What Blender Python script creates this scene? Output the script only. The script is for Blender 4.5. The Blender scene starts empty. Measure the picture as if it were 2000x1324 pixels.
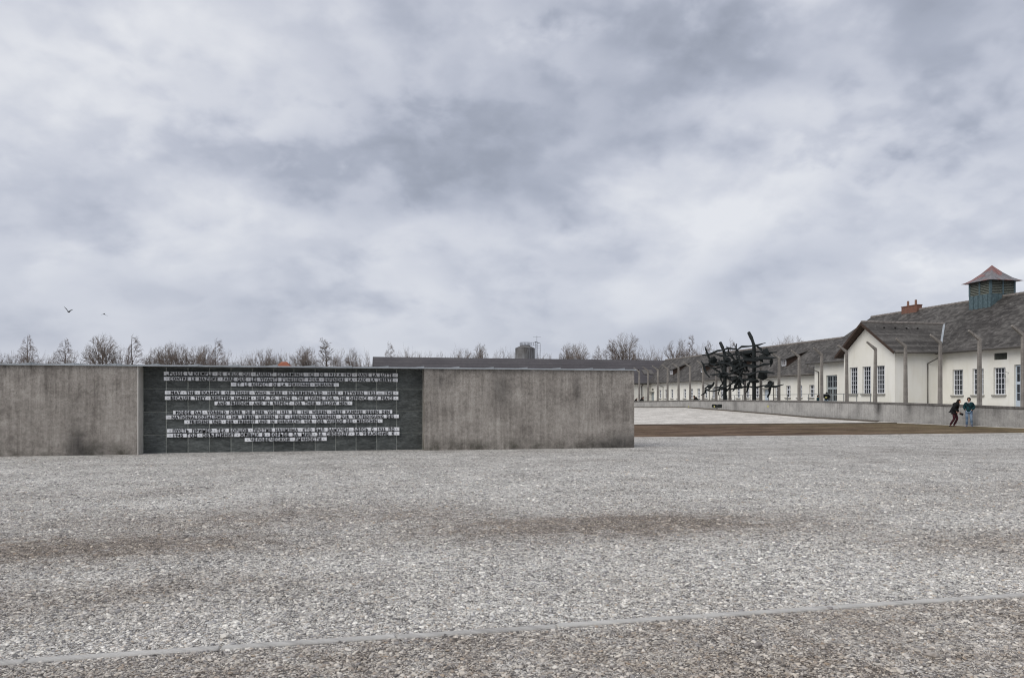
import bpy, bmesh, math, random
from mathutils import Vector, Matrix, noise as mnoise
R = math.radians
rng = random.Random(7)
scene = bpy.context.scene
COL = scene.collection

# ------------------------------------------------------------------ camera
# The place is laid out on its own grid: x (called w) runs across, away from the memorial axis,
# y (called s) runs along the museum facade.  The photographer looks 12.5 deg off that grid.
YAW = math.atan(0.222)
SN, CS = math.sin(YAW), math.cos(YAW)
cam_d = bpy.data.cameras.new("camera")
cam = bpy.data.objects.new("camera", cam_d)
COL.objects.link(cam)
cam.location = (0, 0, 1.6)
cam.rotation_euler = (R(90), 0, -YAW)
cam_d.sensor_width = 36
cam_d.lens = 27.0
cam_d.shift_y = 0.06
cam_d.clip_start = 0.1
cam_d.clip_end = 5000
scene.camera = cam

# ------------------------------------------------------------------ node helpers
class NT:
    def __init__(s, tree):
        s.t = tree; s.n = tree.nodes; s.l = tree.links
    def node(s, typ, **kw):
        nd = s.n.new(typ)
        for k, v in kw.items():
            setattr(nd, k, v)
        return nd
    def put(s, sock, v):
        if v is None: return
        if hasattr(v, 'is_output') or isinstance(v, bpy.types.NodeSocket):
            s.l.new(v, sock)
        else:
            sock.default_value = v
    def math(s, op, a, b=None, c=None, clamp=False):
        nd = s.node('ShaderNodeMath', operation=op, use_clamp=clamp)
        s.put(nd.inputs[0], a); s.put(nd.inputs[1], b); s.put(nd.inputs[2], c)
        return nd.outputs[0]
    def vmath(s, op, a, b=None, scale=None):
        nd = s.node('ShaderNodeVectorMath', operation=op)
        s.put(nd.inputs[0], a); s.put(nd.inputs[1], b)
        if scale is not None: s.put(nd.inputs['Scale'], scale)
        return nd.outputs[0]
    def sep(s, v):
        nd = s.node('ShaderNodeSeparateXYZ'); s.put(nd.inputs[0], v); return nd.outputs
    def comb(s, x, y, z):
        nd = s.node('ShaderNodeCombineXYZ')
        s.put(nd.inputs[0], x); s.put(nd.inputs[1], y); s.put(nd.inputs[2], z)
        return nd.outputs[0]
    def noise(s, vec, scale, detail=4, rough=0.5, dist=0.0):
        nd = s.node('ShaderNodeTexNoise')
        s.put(nd.inputs['Vector'], vec)
        nd.inputs['Scale'].default_value = scale
        nd.inputs['Detail'].default_value = detail
        nd.inputs['Roughness'].default_value = rough
        nd.inputs['Distortion'].default_value = dist
        return nd.outputs['Fac']
    def voro(s, vec, scale, out='Distance', feature='F1', rnd=1.0):
        nd = s.node('ShaderNodeTexVoronoi', feature=feature)
        s.put(nd.inputs['Vector'], vec)
        nd.inputs['Scale'].default_value = scale
        nd.inputs['Randomness'].default_value = rnd
        return nd.outputs[out]
    def ramp(s, fac, stops, interp='LINEAR'):
        nd = s.node('ShaderNodeValToRGB')
        cr = nd.color_ramp; cr.interpolation = interp
        while len(cr.elements) > 1: cr.elements.remove(cr.elements[-1])
        cr.elements[0].position = stops[0][0]
        cr.elements[0].color = c4(stops[0][1])
        for p, c in stops[1:]:
            e = cr.elements.new(p); e.color = c4(c)
        s.put(nd.inputs[0], fac)
        return nd.outputs[0]
    def mix(s, fac, a, b, mode='MIX'):
        nd = s.node('ShaderNodeMix', data_type='RGBA', blend_type=mode)
        s.put(nd.inputs[0], fac)
        s.put(nd.inputs[6], c4(a) if isinstance(a, (tuple, float, int)) else a)
        s.put(nd.inputs[7], c4(b) if isinstance(b, (tuple, float, int)) else b)
        return nd.outputs[2]
    def maprange(s, v, a, b, c=0.0, d=1.0, smooth=False):
        nd = s.node('ShaderNodeMapRange')
        if smooth: nd.interpolation_type = 'SMOOTHSTEP'
        s.put(nd.inputs[0], v)
        for i, q in enumerate((a, b, c, d)): s.put(nd.inputs[i + 1], q)
        return nd.outputs[0]
    def bump(s, h, strength=0.3, dist=0.02):
        nd = s.node('ShaderNodeBump')
        nd.inputs['Strength'].default_value = strength
        nd.inputs['Distance'].default_value = dist
        s.put(nd.inputs['Height'], h)
        return nd.outputs[0]
def c4(c):
    if isinstance(c, (float, int)): return (c, c, c, 1)
    return tuple(c) + (1,) if len(c) == 3 else tuple(c)

# ------------------------------------------------------------------ world: overcast sky
SUN_EL, SUN_AZ = 42.0, -118.0     # azimuth of the hidden sun, degrees clockwise from +s (left, a little behind)
world = bpy.data.worlds.new("World")
scene.world = world
world.use_nodes = True
T = NT(world.node_tree)
T.n.clear()
sky = T.node('ShaderNodeTexSky', sky_type='NISHITA')
sky.sun_disc = False
sky.sun_elevation = R(SUN_EL)
sky.sun_rotation = R(SUN_AZ)
tc = T.node('ShaderNodeTexCoord')
dx, dy, dz = T.sep(tc.outputs['Generated'])
zc = T.math('ADD', T.math('MAXIMUM', dz, 0.0), 0.46)
cu = T.math('DIVIDE', dx, zc); cv = T.math('DIVIDE', dy, zc)
cp = T.comb(T.math('ADD', cu, 3.1), T.math('ADD', cv, 5.7), 0.0)
big = T.noise(cp, 2.2, 2, 0.45, 0.25)
med = T.noise(T.vmath('ADD', cp, (11.3, 4.2, 2.0)), 4.6, 5, 0.48, 0.15)
fine = T.noise(T.vmath('ADD', cp, (1.3, 9.2, 5.0)), 14.0, 4, 0.5, 0.15)
pn = T.node('ShaderNodeTexVoronoi', feature='SMOOTH_F1')
pn.inputs['Scale'].default_value = 3.4; pn.inputs['Smoothness'].default_value = 0.6; pn.inputs['Detail'].default_value = 1.0; pn.inputs['Roughness'].default_value = 0.35
T.put(pn.inputs['Vector'], T.vmath('ADD', T.comb(T.math('MULTIPLY', cu, 0.8), cv, 0.0), T.vmath('SCALE', T.vmath('SUBTRACT', T.comb(med, T.noise(cp, 4.5, 5, 0.52), big), (0.5, 0.5, 0.5)), scale=0.8)))
puff = pn.outputs['Distance']
# large named cloud masses, given by direction (world space)
def dirpx(x, y):
    v = Vector(((x - 1000) / 1500, 1.0, (782 - y) / 1500)).normalized()
    return Vector((v.x * CS + v.y * SN, -v.x * SN + v.y * CS, v.z))
warp = T.vmath('SCALE', T.vmath('SUBTRACT', T.comb(med, big, fine), (0.5, 0.5, 0.5)), scale=0.22)
dw = T.vmath('ADD', tc.outputs['Generated'], warp)
right = Vector((CS, -SN, 0))
def blob(x, y, rx, ry, amp):
    c = dirpx(x, y)
    d = T.vmath('SUBTRACT', dw, tuple(c))
    dn = T.node('ShaderNodeVectorMath', operation='DOT_PRODUCT'); T.put(dn.inputs[0], d); dn.inputs[1].default_value = tuple(right)
    a = T.math('DIVIDE', dn.outputs['Value'], rx / 1500)
    b = T.math('DIVIDE', T.sep(d)[2], ry / 1500)
    dn2 = T.node('ShaderNodeVectorMath', operation='DOT_PRODUCT'); T.put(dn2.inputs[0], tc.outputs['Generated']); dn2.inputs[1].default_value = tuple(c)
    e = T.math('EXPONENT', T.math('MULTIPLY', T.math('ADD', T.math('MULTIPLY', a, a), T.math('MULTIPLY', b, b)), -1.0))
    front = T.math('GREATER_THAN', dn2.outputs['Value'], 0.0)
    return T.math('MULTIPLY', T.math('MULTIPLY', e, front), amp)
val = T.math('ADD', T.math('MULTIPLY', big, 0.62), T.math('MULTIPLY', med, 0.46))
val = T.math('ADD', val, T.math('MULTIPLY', fine, 0.07))
for b in ((1430, 110, 330, 95, -0.21), (850, 300, 260, 75, -0.19), (1700, 240, 170, 45, -0.10), (480, 330, 160, 50, -0.07), (1750, 230, 200, 60, -0.07),
          (700, 40, 300, 60, -0.08), (60, 370, 200, 70, -0.09), (120, 100, 230, 70, 0.10), (560, 230, 160, 50, 0.06), (1080, 10, 120, 40, 0.10),
          (1650, 480, 500, 60, -0.03), (1850, 350, 140, 40, 0.05), (1080, 440, 350, 50, -0.05), (1840, 545, 110, 30, 0.06)):
    val = T.math('ADD', val, blob(*b))
# towards the horizon the deck merges into an even grey
val = T.math('ADD', val, T.math('MULTIPLY', T.math('SUBTRACT', puff, 0.42), 0.34))
val = T.math('ADD', T.math('MULTIPLY', T.math('SUBTRACT', val, 0.57), 1.25), 0.60)
hz = T.maprange(dz, 0.0, 0.20, 0.66, 0.0, smooth=True)
val = T.math('ADD', T.math('MULTIPLY', val, T.math('SUBTRACT', 1.0, hz)), T.math('MULTIPLY', hz, 0.645))
ccol = T.ramp(val, [(0.12, (0.205, 0.226, 0.276)), (0.44, (0.318, 0.342, 0.408)), (0.58, (0.398, 0.420, 0.486)), (0.72, (0.475, 0.494, 0.552)), (0.95, (0.600, 0.612, 0.645))])
ccol = T.vmath('SCALE', ccol, scale=10.0)
mixed = T.mix(0.95, sky.outputs[0], ccol)
bg = T.node('ShaderNodeBackground'); T.put(bg.inputs[0], mixed); bg.inputs[1].default_value = 0.1
wo = T.node('ShaderNodeOutputWorld'); T.l.new(bg.outputs[0], wo.inputs[0])
world.cycles.sampling_method = 'MANUAL'; world.cycles.sample_map_resolution = 256

sun_d = bpy.data.lights.new("sun", 'SUN'); sun = bpy.data.objects.new("sun", sun_d); COL.objects.link(sun)
sun_d.energy = 1.45; sun_d.angle = R(45); sun_d.color = (1.0, 0.965, 0.91)
az = R(SUN_AZ)
sdir = Vector((math.sin(az) * math.cos(R(SUN_EL)), math.cos(az) * math.cos(R(SUN_EL)), math.sin(R(SUN_EL))))
sun.rotation_euler = sdir.to_track_quat('Z', 'Y').to_euler()
sun.location = (0, -20, 60)
scene.cycles.filter_width = 1.15
vs = scene.view_settings
vs.view_transform = 'Standard'; vs.look = 'None'; vs.exposure = 0.38; vs.gamma = 1.0; vs.use_curve_mapping = False

# ------------------------------------------------------------------ layout helpers
def ray(x):                       # unit-depth direction, in grid axes, of a column of the photo
    r = (x - 1000) / 1500
    return r * CS + SN, -r * SN + CS
def at_s(x, s):                   # point where that column meets the line s = const -> (w, depth)
    a, b = ray(x); d = s / b
    return a * d, d
def at_w(x, w):                   # ... the line w = const -> (s, depth)
    a, b = ray(x); d = w / a
    return b * d, d
def at_d(x, d):
    a, b = ray(x); return a * d, b * d
def zy(y, d): return 1.6 + (782 - y) * d / 1500

# ------------------------------------------------------------------ materials
def new_mat(name, rough=0.8, spec=0.3, metal=0.0):
    m = bpy.data.materials.new(name); m.use_nodes = True
    t = NT(m.node_tree); t.n.clear()
    p = t.node('ShaderNodeBsdfPrincipled'); o = t.node('ShaderNodeOutputMaterial')
    t.l.new(p.outputs[0], o.inputs[0])
    p.inputs['Roughness'].default_value = rough
    p.inputs['Specular IOR Level'].default_value = spec
    p.inputs['Metallic'].default_value = metal
    t.p = p
    t.pos = t.node('ShaderNodeNewGeometry').outputs['Position']
    return m, t
def simple(name, col, rough=0.7, var=0.12, scale=6.0, metal=0.0, spec=0.3, bump=0.0):
    m, t = new_mat(name, rough, spec, metal)
    n = t.noise(t.pos, scale, 5, 0.6)
    f = t.maprange(n, 0.3, 0.7, 1 - var, 1 + var)
    cc = t.vmath('SCALE', c4(col)[:3], scale=f)
    t.put(t.p.inputs['Base Color'], cc)
    if bump: t.put(t.p.inputs['Normal'], t.bump(t.noise(t.pos, scale * 6, 4, 0.6), bump, 0.01))
    return m

def dirt_mask(t):
    """0 = clean pale gravel, 1 = trodden brown dirt; a property of the ground, in world metres"""
    x, y, z = t.sep(t.pos)
    n1 = t.noise(t.pos, 0.55, 5, 0.6, 0.3)
    n2 = t.noise(t.pos, 3.2, 4, 0.6, 0.4)
    def b(cx, cd, hw, hd, amp):
        X, Y = cx, cd
        w = X * CS + Y * SN; s = -X * SN + Y * CS
        a = t.math('DIVIDE', t.math('SUBTRACT', x, w), hw)
        c = t.math('DIVIDE', t.math('SUBTRACT', y, s), hd)
        e = t.math('EXPONENT', t.math('MULTIPLY', t.math('ADD', t.math('MULTIPLY', a, a), t.math('MULTIPLY', c, c)), -1.0))
        return t.math('MULTIPLY', e, amp)
    v = b(1.2, 9.9, 2.8, 0.95, 1.35)
    for q in ((-5.3, 8.2, 3.0, 0.95, 1.35), (-3.0, 10.4, 3.4, 1.3, 0.75), (5.9, 8.7, 2.0, 0.9, 0.65), (3.4, 9.6, 1.6, 0.5, 0.4), (-4.0, 6.2, 2.4, 0.8, 0.6),
              (9.5, 14.0, 3.0, 1.2, 0.35), (-8.0, 13.0, 3.0, 1.0, 0.25), (-1.0, 6.3, 1.0, 0.4, 0.15), (13, 24, 7, 3, 0.25), (-2, 19, 6, 1.2, 0.18)):
        v = t.math('MAXIMUM', v, b(*q))
    fore = t.math('MULTIPLY', t.maprange(y, 5.15, 5.3, 1.0, 0.0), t.maprange(y, 3.0, 5.2, 0.85, 0.6))
    v = t.math('MAXIMUM', v, fore)
    n3 = t.noise(t.pos, 14.0, 4, 0.75)
    v = t.math('MULTIPLY', v, t.maprange(n2, 0.3, 0.7, 0.45, 1.4))
    v = t.math('MULTIPLY', v, t.maprange(n3, 0.3, 0.7, 0.65, 1.3))
    v = t.math('ADD', v, t.maprange(n1, 0.40, 0.78, -0.06, 0.40))
    return t.math('MAXIMUM', t.math('MINIMUM', v, 1.0), 0.0)

def ground_material():
    m, t = new_mat("gravel_ground", 0.95, 0.15)
    d = dirt_mask(t)
    c1 = t.voro(t.pos, 42, 'Color'); c2 = t.voro(t.pos, 17, 'Color'); 
    g1 = t.sep(c1)[0]; g2 = t.sep(c2)[1]
    g3 = t.noise(t.pos, 5.0, 6, 0.75); g4 = t.noise(t.pos, 0.9, 5, 0.65)
    g = t.math('ADD', t.math('MULTIPLY', g1, 0.42), t.math('MULTIPLY', g2, 0.33))
    g = t.math('ADD', g, t.math('MULTIPLY', g3, 0.5))
    g = t.math('ADD', g, t.math('MULTIPLY', t.math('SUBTRACT', g4, 0.5), 0.5))
    g5 = t.noise(t.pos, 11.0, 4, 0.9); g = t.math('ADD', g, t.math('MULTIPLY', t.math('SUBTRACT', g5, 0.5), 0.7))
    gap = t.maprange(t.voro(t.pos, 30, 'Distance', 'DISTANCE_TO_EDGE'), 0.0, 0.10, -0.42, 0.06)
    g = t.math('ADD', g, gap)
    pale = t.ramp(g, [(0.2, (0.11, 0.104, 0.098)), (0.45, (0.33, 0.315, 0.295)), (0.68, (0.61, 0.59, 0.555)), (0.90, (0.88, 0.85, 0.80))])
    brown = t.ramp(g, [(0.2, (0.085, 0.072, 0.062)), (0.5, (0.19, 0.163, 0.140)), (0.8, (0.33, 0.295, 0.262)), (1.0, (0.52, 0.48, 0.44))])
    t.put(t.p.inputs['Base Color'], t.mix(d, pale, brown))
    h = t.math('ADD', t.math('MULTIPLY', t.voro(t.pos, 42), -1.0), t.math('MULTIPLY', t.voro(t.pos, 17), -1.2))
    h = t.math('ADD', h, t.math('MULTIPLY', t.noise(t.pos, 2.2, 5, 0.7), 0.8))
    t.put(t.p.inputs['Normal'], t.bump(h, 0.8, 0.03))
    return m
def stone_material():
    m, t = new_mat("gravel_stone", 0.75, 0.25)
    rnd = t.node('ShaderNodeObjectInfo').outputs['Random']
    d = dirt_mask(t)
    base = t.ramp(rnd, [(0.0, (0.17, 0.168, 0.17)), (0.08, (0.29, 0.29, 0.30)), (0.22, (0.43, 0.42, 0.41)), (0.38, (0.54, 0.525, 0.495)), (0.52, (0.42, 0.385, 0.35)),
                        (0.62, (0.62, 0.61, 0.59)), (0.76, (0.52, 0.52, 0.52)), (0.84, (0.74, 0.73, 0.70)), (0.965, (0.44, 0.385, 0.325)), (0.985, (0.82, 0.81, 0.78))], 'CONSTANT')
    n = t.noise(t.pos, 60, 4, 0.6)
    base = t.mix(1.0, base, t.ramp(n, [(0.3, (0.92, 0.90, 0.87)), (0.7, (1.30, 1.275, 1.235))]), 'MULTIPLY')
    dusty = t.mix(1.0, base, (0.58, 0.52, 0.465), 'MULTIPLY')
    t.put(t.p.inputs['Base Color'], t.mix(t.math('MULTIPLY', d, 0.9), base, dusty))
    return m
def court_material():
    m, t = new_mat("court_gravel", 0.95, 0.15)
    g = t.math('ADD', t.math('MULTIPLY', t.noise(t.pos, 2.0, 8, 0.9), 0.6), t.math('MULTIPLY', t.noise(t.pos, 7.0, 5, 0.9), 0.4)); g2 = t.noise(t.pos, 0.6, 4, 0.6)
    g = t.math('ADD', t.math('MULTIPLY', g, 0.8), t.math('MULTIPLY', g2, 0.2))
    t.put(t.p.inputs['Base Color'], t.ramp(g, [(0.42, (0.30, 0.28, 0.255)), (0.5, (0.55, 0.52, 0.475)), (0.58, (0.80, 0.765, 0.71))]))
    t.put(t.p.inputs['Normal'], t.bump(t.noise(t.pos, 14, 6, 0.8), 0.5, 0.03))
    return m
def grass_material():
    m, t = new_mat("dry_grass", 0.95, 0.1)
    x, y, z = t.sep(t.pos)
    st = t.comb(t.math('MULTIPLY', x, 0.32), y, z)
    g = t.math('ADD', t.math('MULTIPLY', t.noise(st, 0.8, 7, 0.8, 0.3), 0.6), t.math('MULTIPLY', t.noise(st, 4.0, 6, 0.85), 0.4)); g2 = t.noise(st, 0.5, 4, 0.6)
    br = t.ramp(g, [(0.42, (0.062, 0.040, 0.026)), (0.5, (0.118, 0.078, 0.053)), (0.58, (0.215, 0.152, 0.11))])
    gr = t.ramp(g, [(0.42, (0.065, 0.052, 0.028)), (0.5, (0.150, 0.120, 0.066)), (0.58, (0.25, 0.205, 0.12))])
    f = t.math('ADD', t.maprange(x, 20, 36, 0.0, 0.75), t.maprange(g2, 0.4, 0.65, -0.2, 0.25))
    t.put(t.p.inputs['Base Color'], t.mix(t.math('MINIMUM', t.math('MAXIMUM', f, 0.0), 1.0), br, gr))
    t.put(t.p.inputs['Normal'], t.bump(t.noise(st, 12, 6, 0.8), 0.9, 0.06))
    return m
def concrete_material(name, light, mid, dark, streak=1.0, top=2.64, seed=0.0, stains=()):
    m, t = new_mat(name, 0.92, 0.15)
    x, y, z = t.sep(t.vmath('ADD', t.pos, (seed, seed * 1.7, 0)))
    u = t.math('ADD', x, y)
    V = lambda a, c: t.comb(t.math('MULTIPLY', u, a), 0.0, t.math('MULTIPLY', z, c))
    board = t.noise(V(7.0, 0.3), 1.0, 5, 0.7)
    streaks = t.noise(V(3.4, 0.45), 1.0, 6, 0.7, 0.3)
    blot = t.noise(V(0.9, 1.3), 1.0, 5, 0.65, 0.3)
    pits = t.noise(V(1.0, 1.0), 9, 8, 0.85)
    g = t.math('ADD', t.math('MULTIPLY', board, 0.30), t.math('MULTIPLY', blot, 0.34))
    g = t.math('ADD', g, t.math('MULTIPLY', pits, 0.48))
    col = t.ramp(g, [(0.47, dark), (0.57, mid), (0.68, light)])
    hgt = t.maprange(z, top * 0.15, top * 0.9, 0.0, 1.0, smooth=True)
    st = t.math('MULTIPLY', t.maprange(streaks, 0.50, 0.68, 0.0, 1.0, smooth=True), t.math('MULTIPLY', t.math('MULTIPLY', hgt, t.maprange(blot, 0.38, 0.62, 1.0, 0.25)), 0.85 * streak))
    col = t.mix(st, col, tuple(c * 0.38 for c in dark))
    pit2 = t.noise(V(1.3, 1.0), 19, 4, 0.8)
    pm = t.math('MULTIPLY', t.maprange(pit2, 0.56, 0.66, 0.0, 0.85), t.maprange(t.math('ADD', t.math('MULTIPLY', hgt, 0.35), blot), 0.45, 0.85, 0.15, 1.0))
    col = t.mix(t.math('MULTIPLY', pm, streak), col, tuple(c * 0.4 for c in dark))
    low = t.math('MULTIPLY', t.maprange(z, 0.0, 0.5, 1.0, 0.0, smooth=True), t.maprange(t.noise(V(1, 1), 1.3, 5, 0.7), 0.40, 0.60, 0.0, 0.85))
    col = t.mix(t.math('MULTIPLY', low, streak), col, (0.050, 0.048, 0.036))
    for (cx, cz, rx, rz, am) in stains:
        a = t.math('DIVIDE', t.math('SUBTRACT', t.math('ADD', (x if seed == 0 else t.math('SUBTRACT', y, seed * 1.7)), t.math('MULTIPLY', t.math('SUBTRACT', blot, 0.5), 0.5)), cx), rx)
        c = t.math('DIVIDE', t.math('SUBTRACT', z, cz), rz)
        e = t.math('EXPONENT', t.math('MULTIPLY', t.math('ADD', t.math('POWER', t.math('ABSOLUTE', a), 2.0), t.math('POWER', t.math('ABSOLUTE', c), 2.0)), -1.0))
        e = t.math('MULTIPLY', e, t.maprange(board, 0.35, 0.65, am * 0.5, am * 1.2))
        col = t.mix(t.math('MINIMUM', e, 0.9), col, (0.045, 0.043, 0.042))
    t.put(t.p.inputs['Base Color'], col)
    h = t.math('ADD', t.math('MULTIPLY', board, 0.7), t.math('MULTIPLY', pits, 1.3))
    t.put(t.p.inputs['Normal'], t.bump(h, 0.8, 0.025))
    return m
def slate_wall_material():
    m, t = new_mat("dark_slate_slab", 0.62, 0.35)
    rnd = t.node('ShaderNodeObjectInfo').outputs['Random']
    off = t.vmath('SCALE', (13.0, 5.0, 7.0), scale=rnd)
    p = t.vmath('ADD', t.pos, off)
    x, y, z = t.sep(p)
    q = t.comb(t.math('MULTIPLY', x, 1.0), y, t.math('MULTIPLY', z, 2.6))
    n = t.noise(q, 3.2, 7, 0.65, 1.2)
    col = t.ramp(n, [(0.34, (0.056, 0.062, 0.060)), (0.5, (0.090, 0.099, 0.095)), (0.66, (0.145, 0.156, 0.151))])
    f = t.maprange(rnd, 0, 1, 0.8, 1.2)
    t.put(t.p.inputs['Base Color'], t.vmath('SCALE', col, scale=f))
    t.put(t.p.inputs['Normal'], t.bump(t.noise(q, 4.5, 7, 0.65, 1.0), 0.9, 0.06))
    return m
def plaster_material(name, c):
    m, t = new_mat(name, 0.9, 0.15)
    x, y, z = t.sep(t.pos)
    u = t.math('ADD', x, y)
    n = t.noise(t.comb(u, 0, t.math('MULTIPLY', z, 0.6)), 0.7, 5, 0.6)
    st = t.noise(t.comb(t.math('MULTIPLY', u, 2.2), 0, t.math('MULTIPLY', z, 0.25)), 1.0, 4, 0.6)
    col = t.mix(t.maprange(n, 0.35, 0.7, 0, 1), c, tuple(a * b for a, b in zip(c, (0.93, 0.92, 0.88))))
    col = t.mix(t.maprange(st, 0.58, 0.75, 0, 0.35), col, tuple(a * b for a, b in zip(c, (0.72, 0.70, 0.64))))
    col = t.mix(t.math('MULTIPLY', t.maprange(z, 0.7, 1.5, 0.45, 0.0), t.maprange(n, 0.4, 0.6, 0.2, 1.0)), col, (0.42, 0.40, 0.34))
    t.put(t.p.inputs['Base Color'], col)
    t.put(t.p.inputs['Normal'], t.bump(t.noise(t.pos, 9, 5, 0.7), 0.15, 0.02))
    return m
def roof_material(name, a, b, c, lichen=0.6, rows=0.16):
    m, t = new_mat(name, 0.85, 0.25)
    x, y, z = t.sep(t.pos)
    u = t.math('ADD', t.math('MULTIPLY', x, 1.22), t.math('MULTIPLY', y, 1.0))
    row = t.math('FLOOR', t.math('DIVIDE', z, rows))
    uu = t.math('ADD', t.math('DIVIDE', t.math('ADD', y, t.math('MULTIPLY', x, 0.0)), 0.33), t.math('MULTIPLY', row, 0.37))
    wn = t.node('ShaderNodeTexWhiteNoise', noise_dimensions='3D')
    t.put(wn.inputs['Vector'], t.comb(t.math('FLOOR', uu), row, 0))
    tile = wn.outputs['Value']
    big = t.noise(t.comb(t.math('MULTIPLY', y, 0.30), t.math('MULTIPLY', x, 0.14), t.math('MULTIPLY', z, 0.14)), 1.0, 6, 0.65, 0.4)
    fine = t.noise(t.pos, 2.2, 7, 0.75)
    g = t.math('ADD', t.math('MULTIPLY', tile, 0.18), t.math('MULTIPLY', big, 0.5))
    g = t.math('ADD', g, t.math('MULTIPLY', fine, 0.42))
    col = t.ramp(g, [(0.42, a), (0.55, b), (0.68, c)])
    li = t.math('MULTIPLY', t.maprange(t.noise(t.pos, 2.0, 8, 0.85), 0.55, 0.66, 0, 1), lichen)
    col = t.mix(li, col, (0.235, 0.225, 0.21))
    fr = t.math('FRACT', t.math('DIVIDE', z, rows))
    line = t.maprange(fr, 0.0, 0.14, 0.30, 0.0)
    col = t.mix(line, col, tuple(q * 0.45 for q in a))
    t.put(t.p.inputs['Base Color'], col)
    h = t.math('ADD', t.math('MULTIPLY', fr, -1.0), t.math('ADD', t.math('MULTIPLY', tile, 0.5), fine))
    t.put(t.p.inputs['Normal'], t.bump(h, 0.7, 0.03))
    return m
def zinc_material(name, c, red=0.0):
    m, t = new_mat(name, 0.42, 0.5, 0.35)
    n = t.noise(t.pos, 2.1, 5, 0.6, 0.5)
    col = t.mix(t.maprange(n, 0.3, 0.7, 0, 1), tuple(q * 0.75 for q in c), tuple(min(1, q * 1.2) for q in c))
    if red: col = t.mix(t.maprange(t.noise(t.pos, 0.9, 3, 0.5), 0.50, 0.56, 0, red), col, (0.33, 0.085, 0.055))
    if red: col = t.mix(t.maprange(t.noise(t.pos, 5.0, 4, 0.6), 0.45, 0.7, 0, 0.6), col, tuple(q * 0.45 for q in c))
    t.put(t.p.inputs['Base Color'], col)
    return m
def brick_material():
    m, t = new_mat("brick_chimney", 0.9, 0.1)
    x, y, z = t.sep(t.pos)
    br = t.node('ShaderNodeTexBrick')
    t.put(br.inputs['Vector'], t.comb(t.math('ADD', x, y), z, 0))
    br.inputs['Scale'].default_value = 4.0
    br.inputs['Color1'].default_value = (0.24, 0.095, 0.062, 1); br.inputs['Color2'].default_value = (0.15, 0.07, 0.05, 1)
    br.inputs['Mortar'].default_value = (0.24, 0.19, 0.16, 1); br.inputs['Mortar Size'].default_value = 0.02
    n = t.noise(t.pos, 4, 4, 0.6)
    t.put(t.p.inputs['Base Color'], t.mix(t.maprange(n, 0.4, 0.7, 0, 0.5), br.outputs[0], (0.10, 0.07, 0.06)))
    return m
def glass_material():
    m, t = new_mat("window_glass", 0.08, 0.6)
    n = t.noise(t.pos, 1.3, 3, 0.5)
    t.put(t.p.inputs['Base Color'], t.ramp(n, [(0.35, (0.010, 0.012, 0.015)), (0.65, (0.035, 0.04, 0.048))]))
    return m
def silo_material():
    m, t = new_mat("silo_metal", 0.6, 0.4, 0.3)
    x, y, z = t.sep(t.pos)
    st = t.noise(t.comb(t.math('MULTIPLY', t.math('ADD', x, y), 2.0), 0, t.math('MULTIPLY', z, 0.3)), 1.0, 5, 0.6)
    t.put(t.p.inputs['Base Color'], t.ramp(st, [(0.35, (0.10, 0.095, 0.09)), (0.65, (0.26, 0.26, 0.265))]))
    return m
def person_cloth(name, c, c2, scale=14, rough=0.8):
    m, t = new_mat(name, rough, 0.2)
    n = t.noise(t.node('ShaderNodeTexCoord').outputs['Object'], scale, 3, 0.5)
    t.put(t.p.inputs['Base Color'], t.mix(t.maprange(n, 0.4, 0.6, 0, 1), c, c2))
    return m
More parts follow.
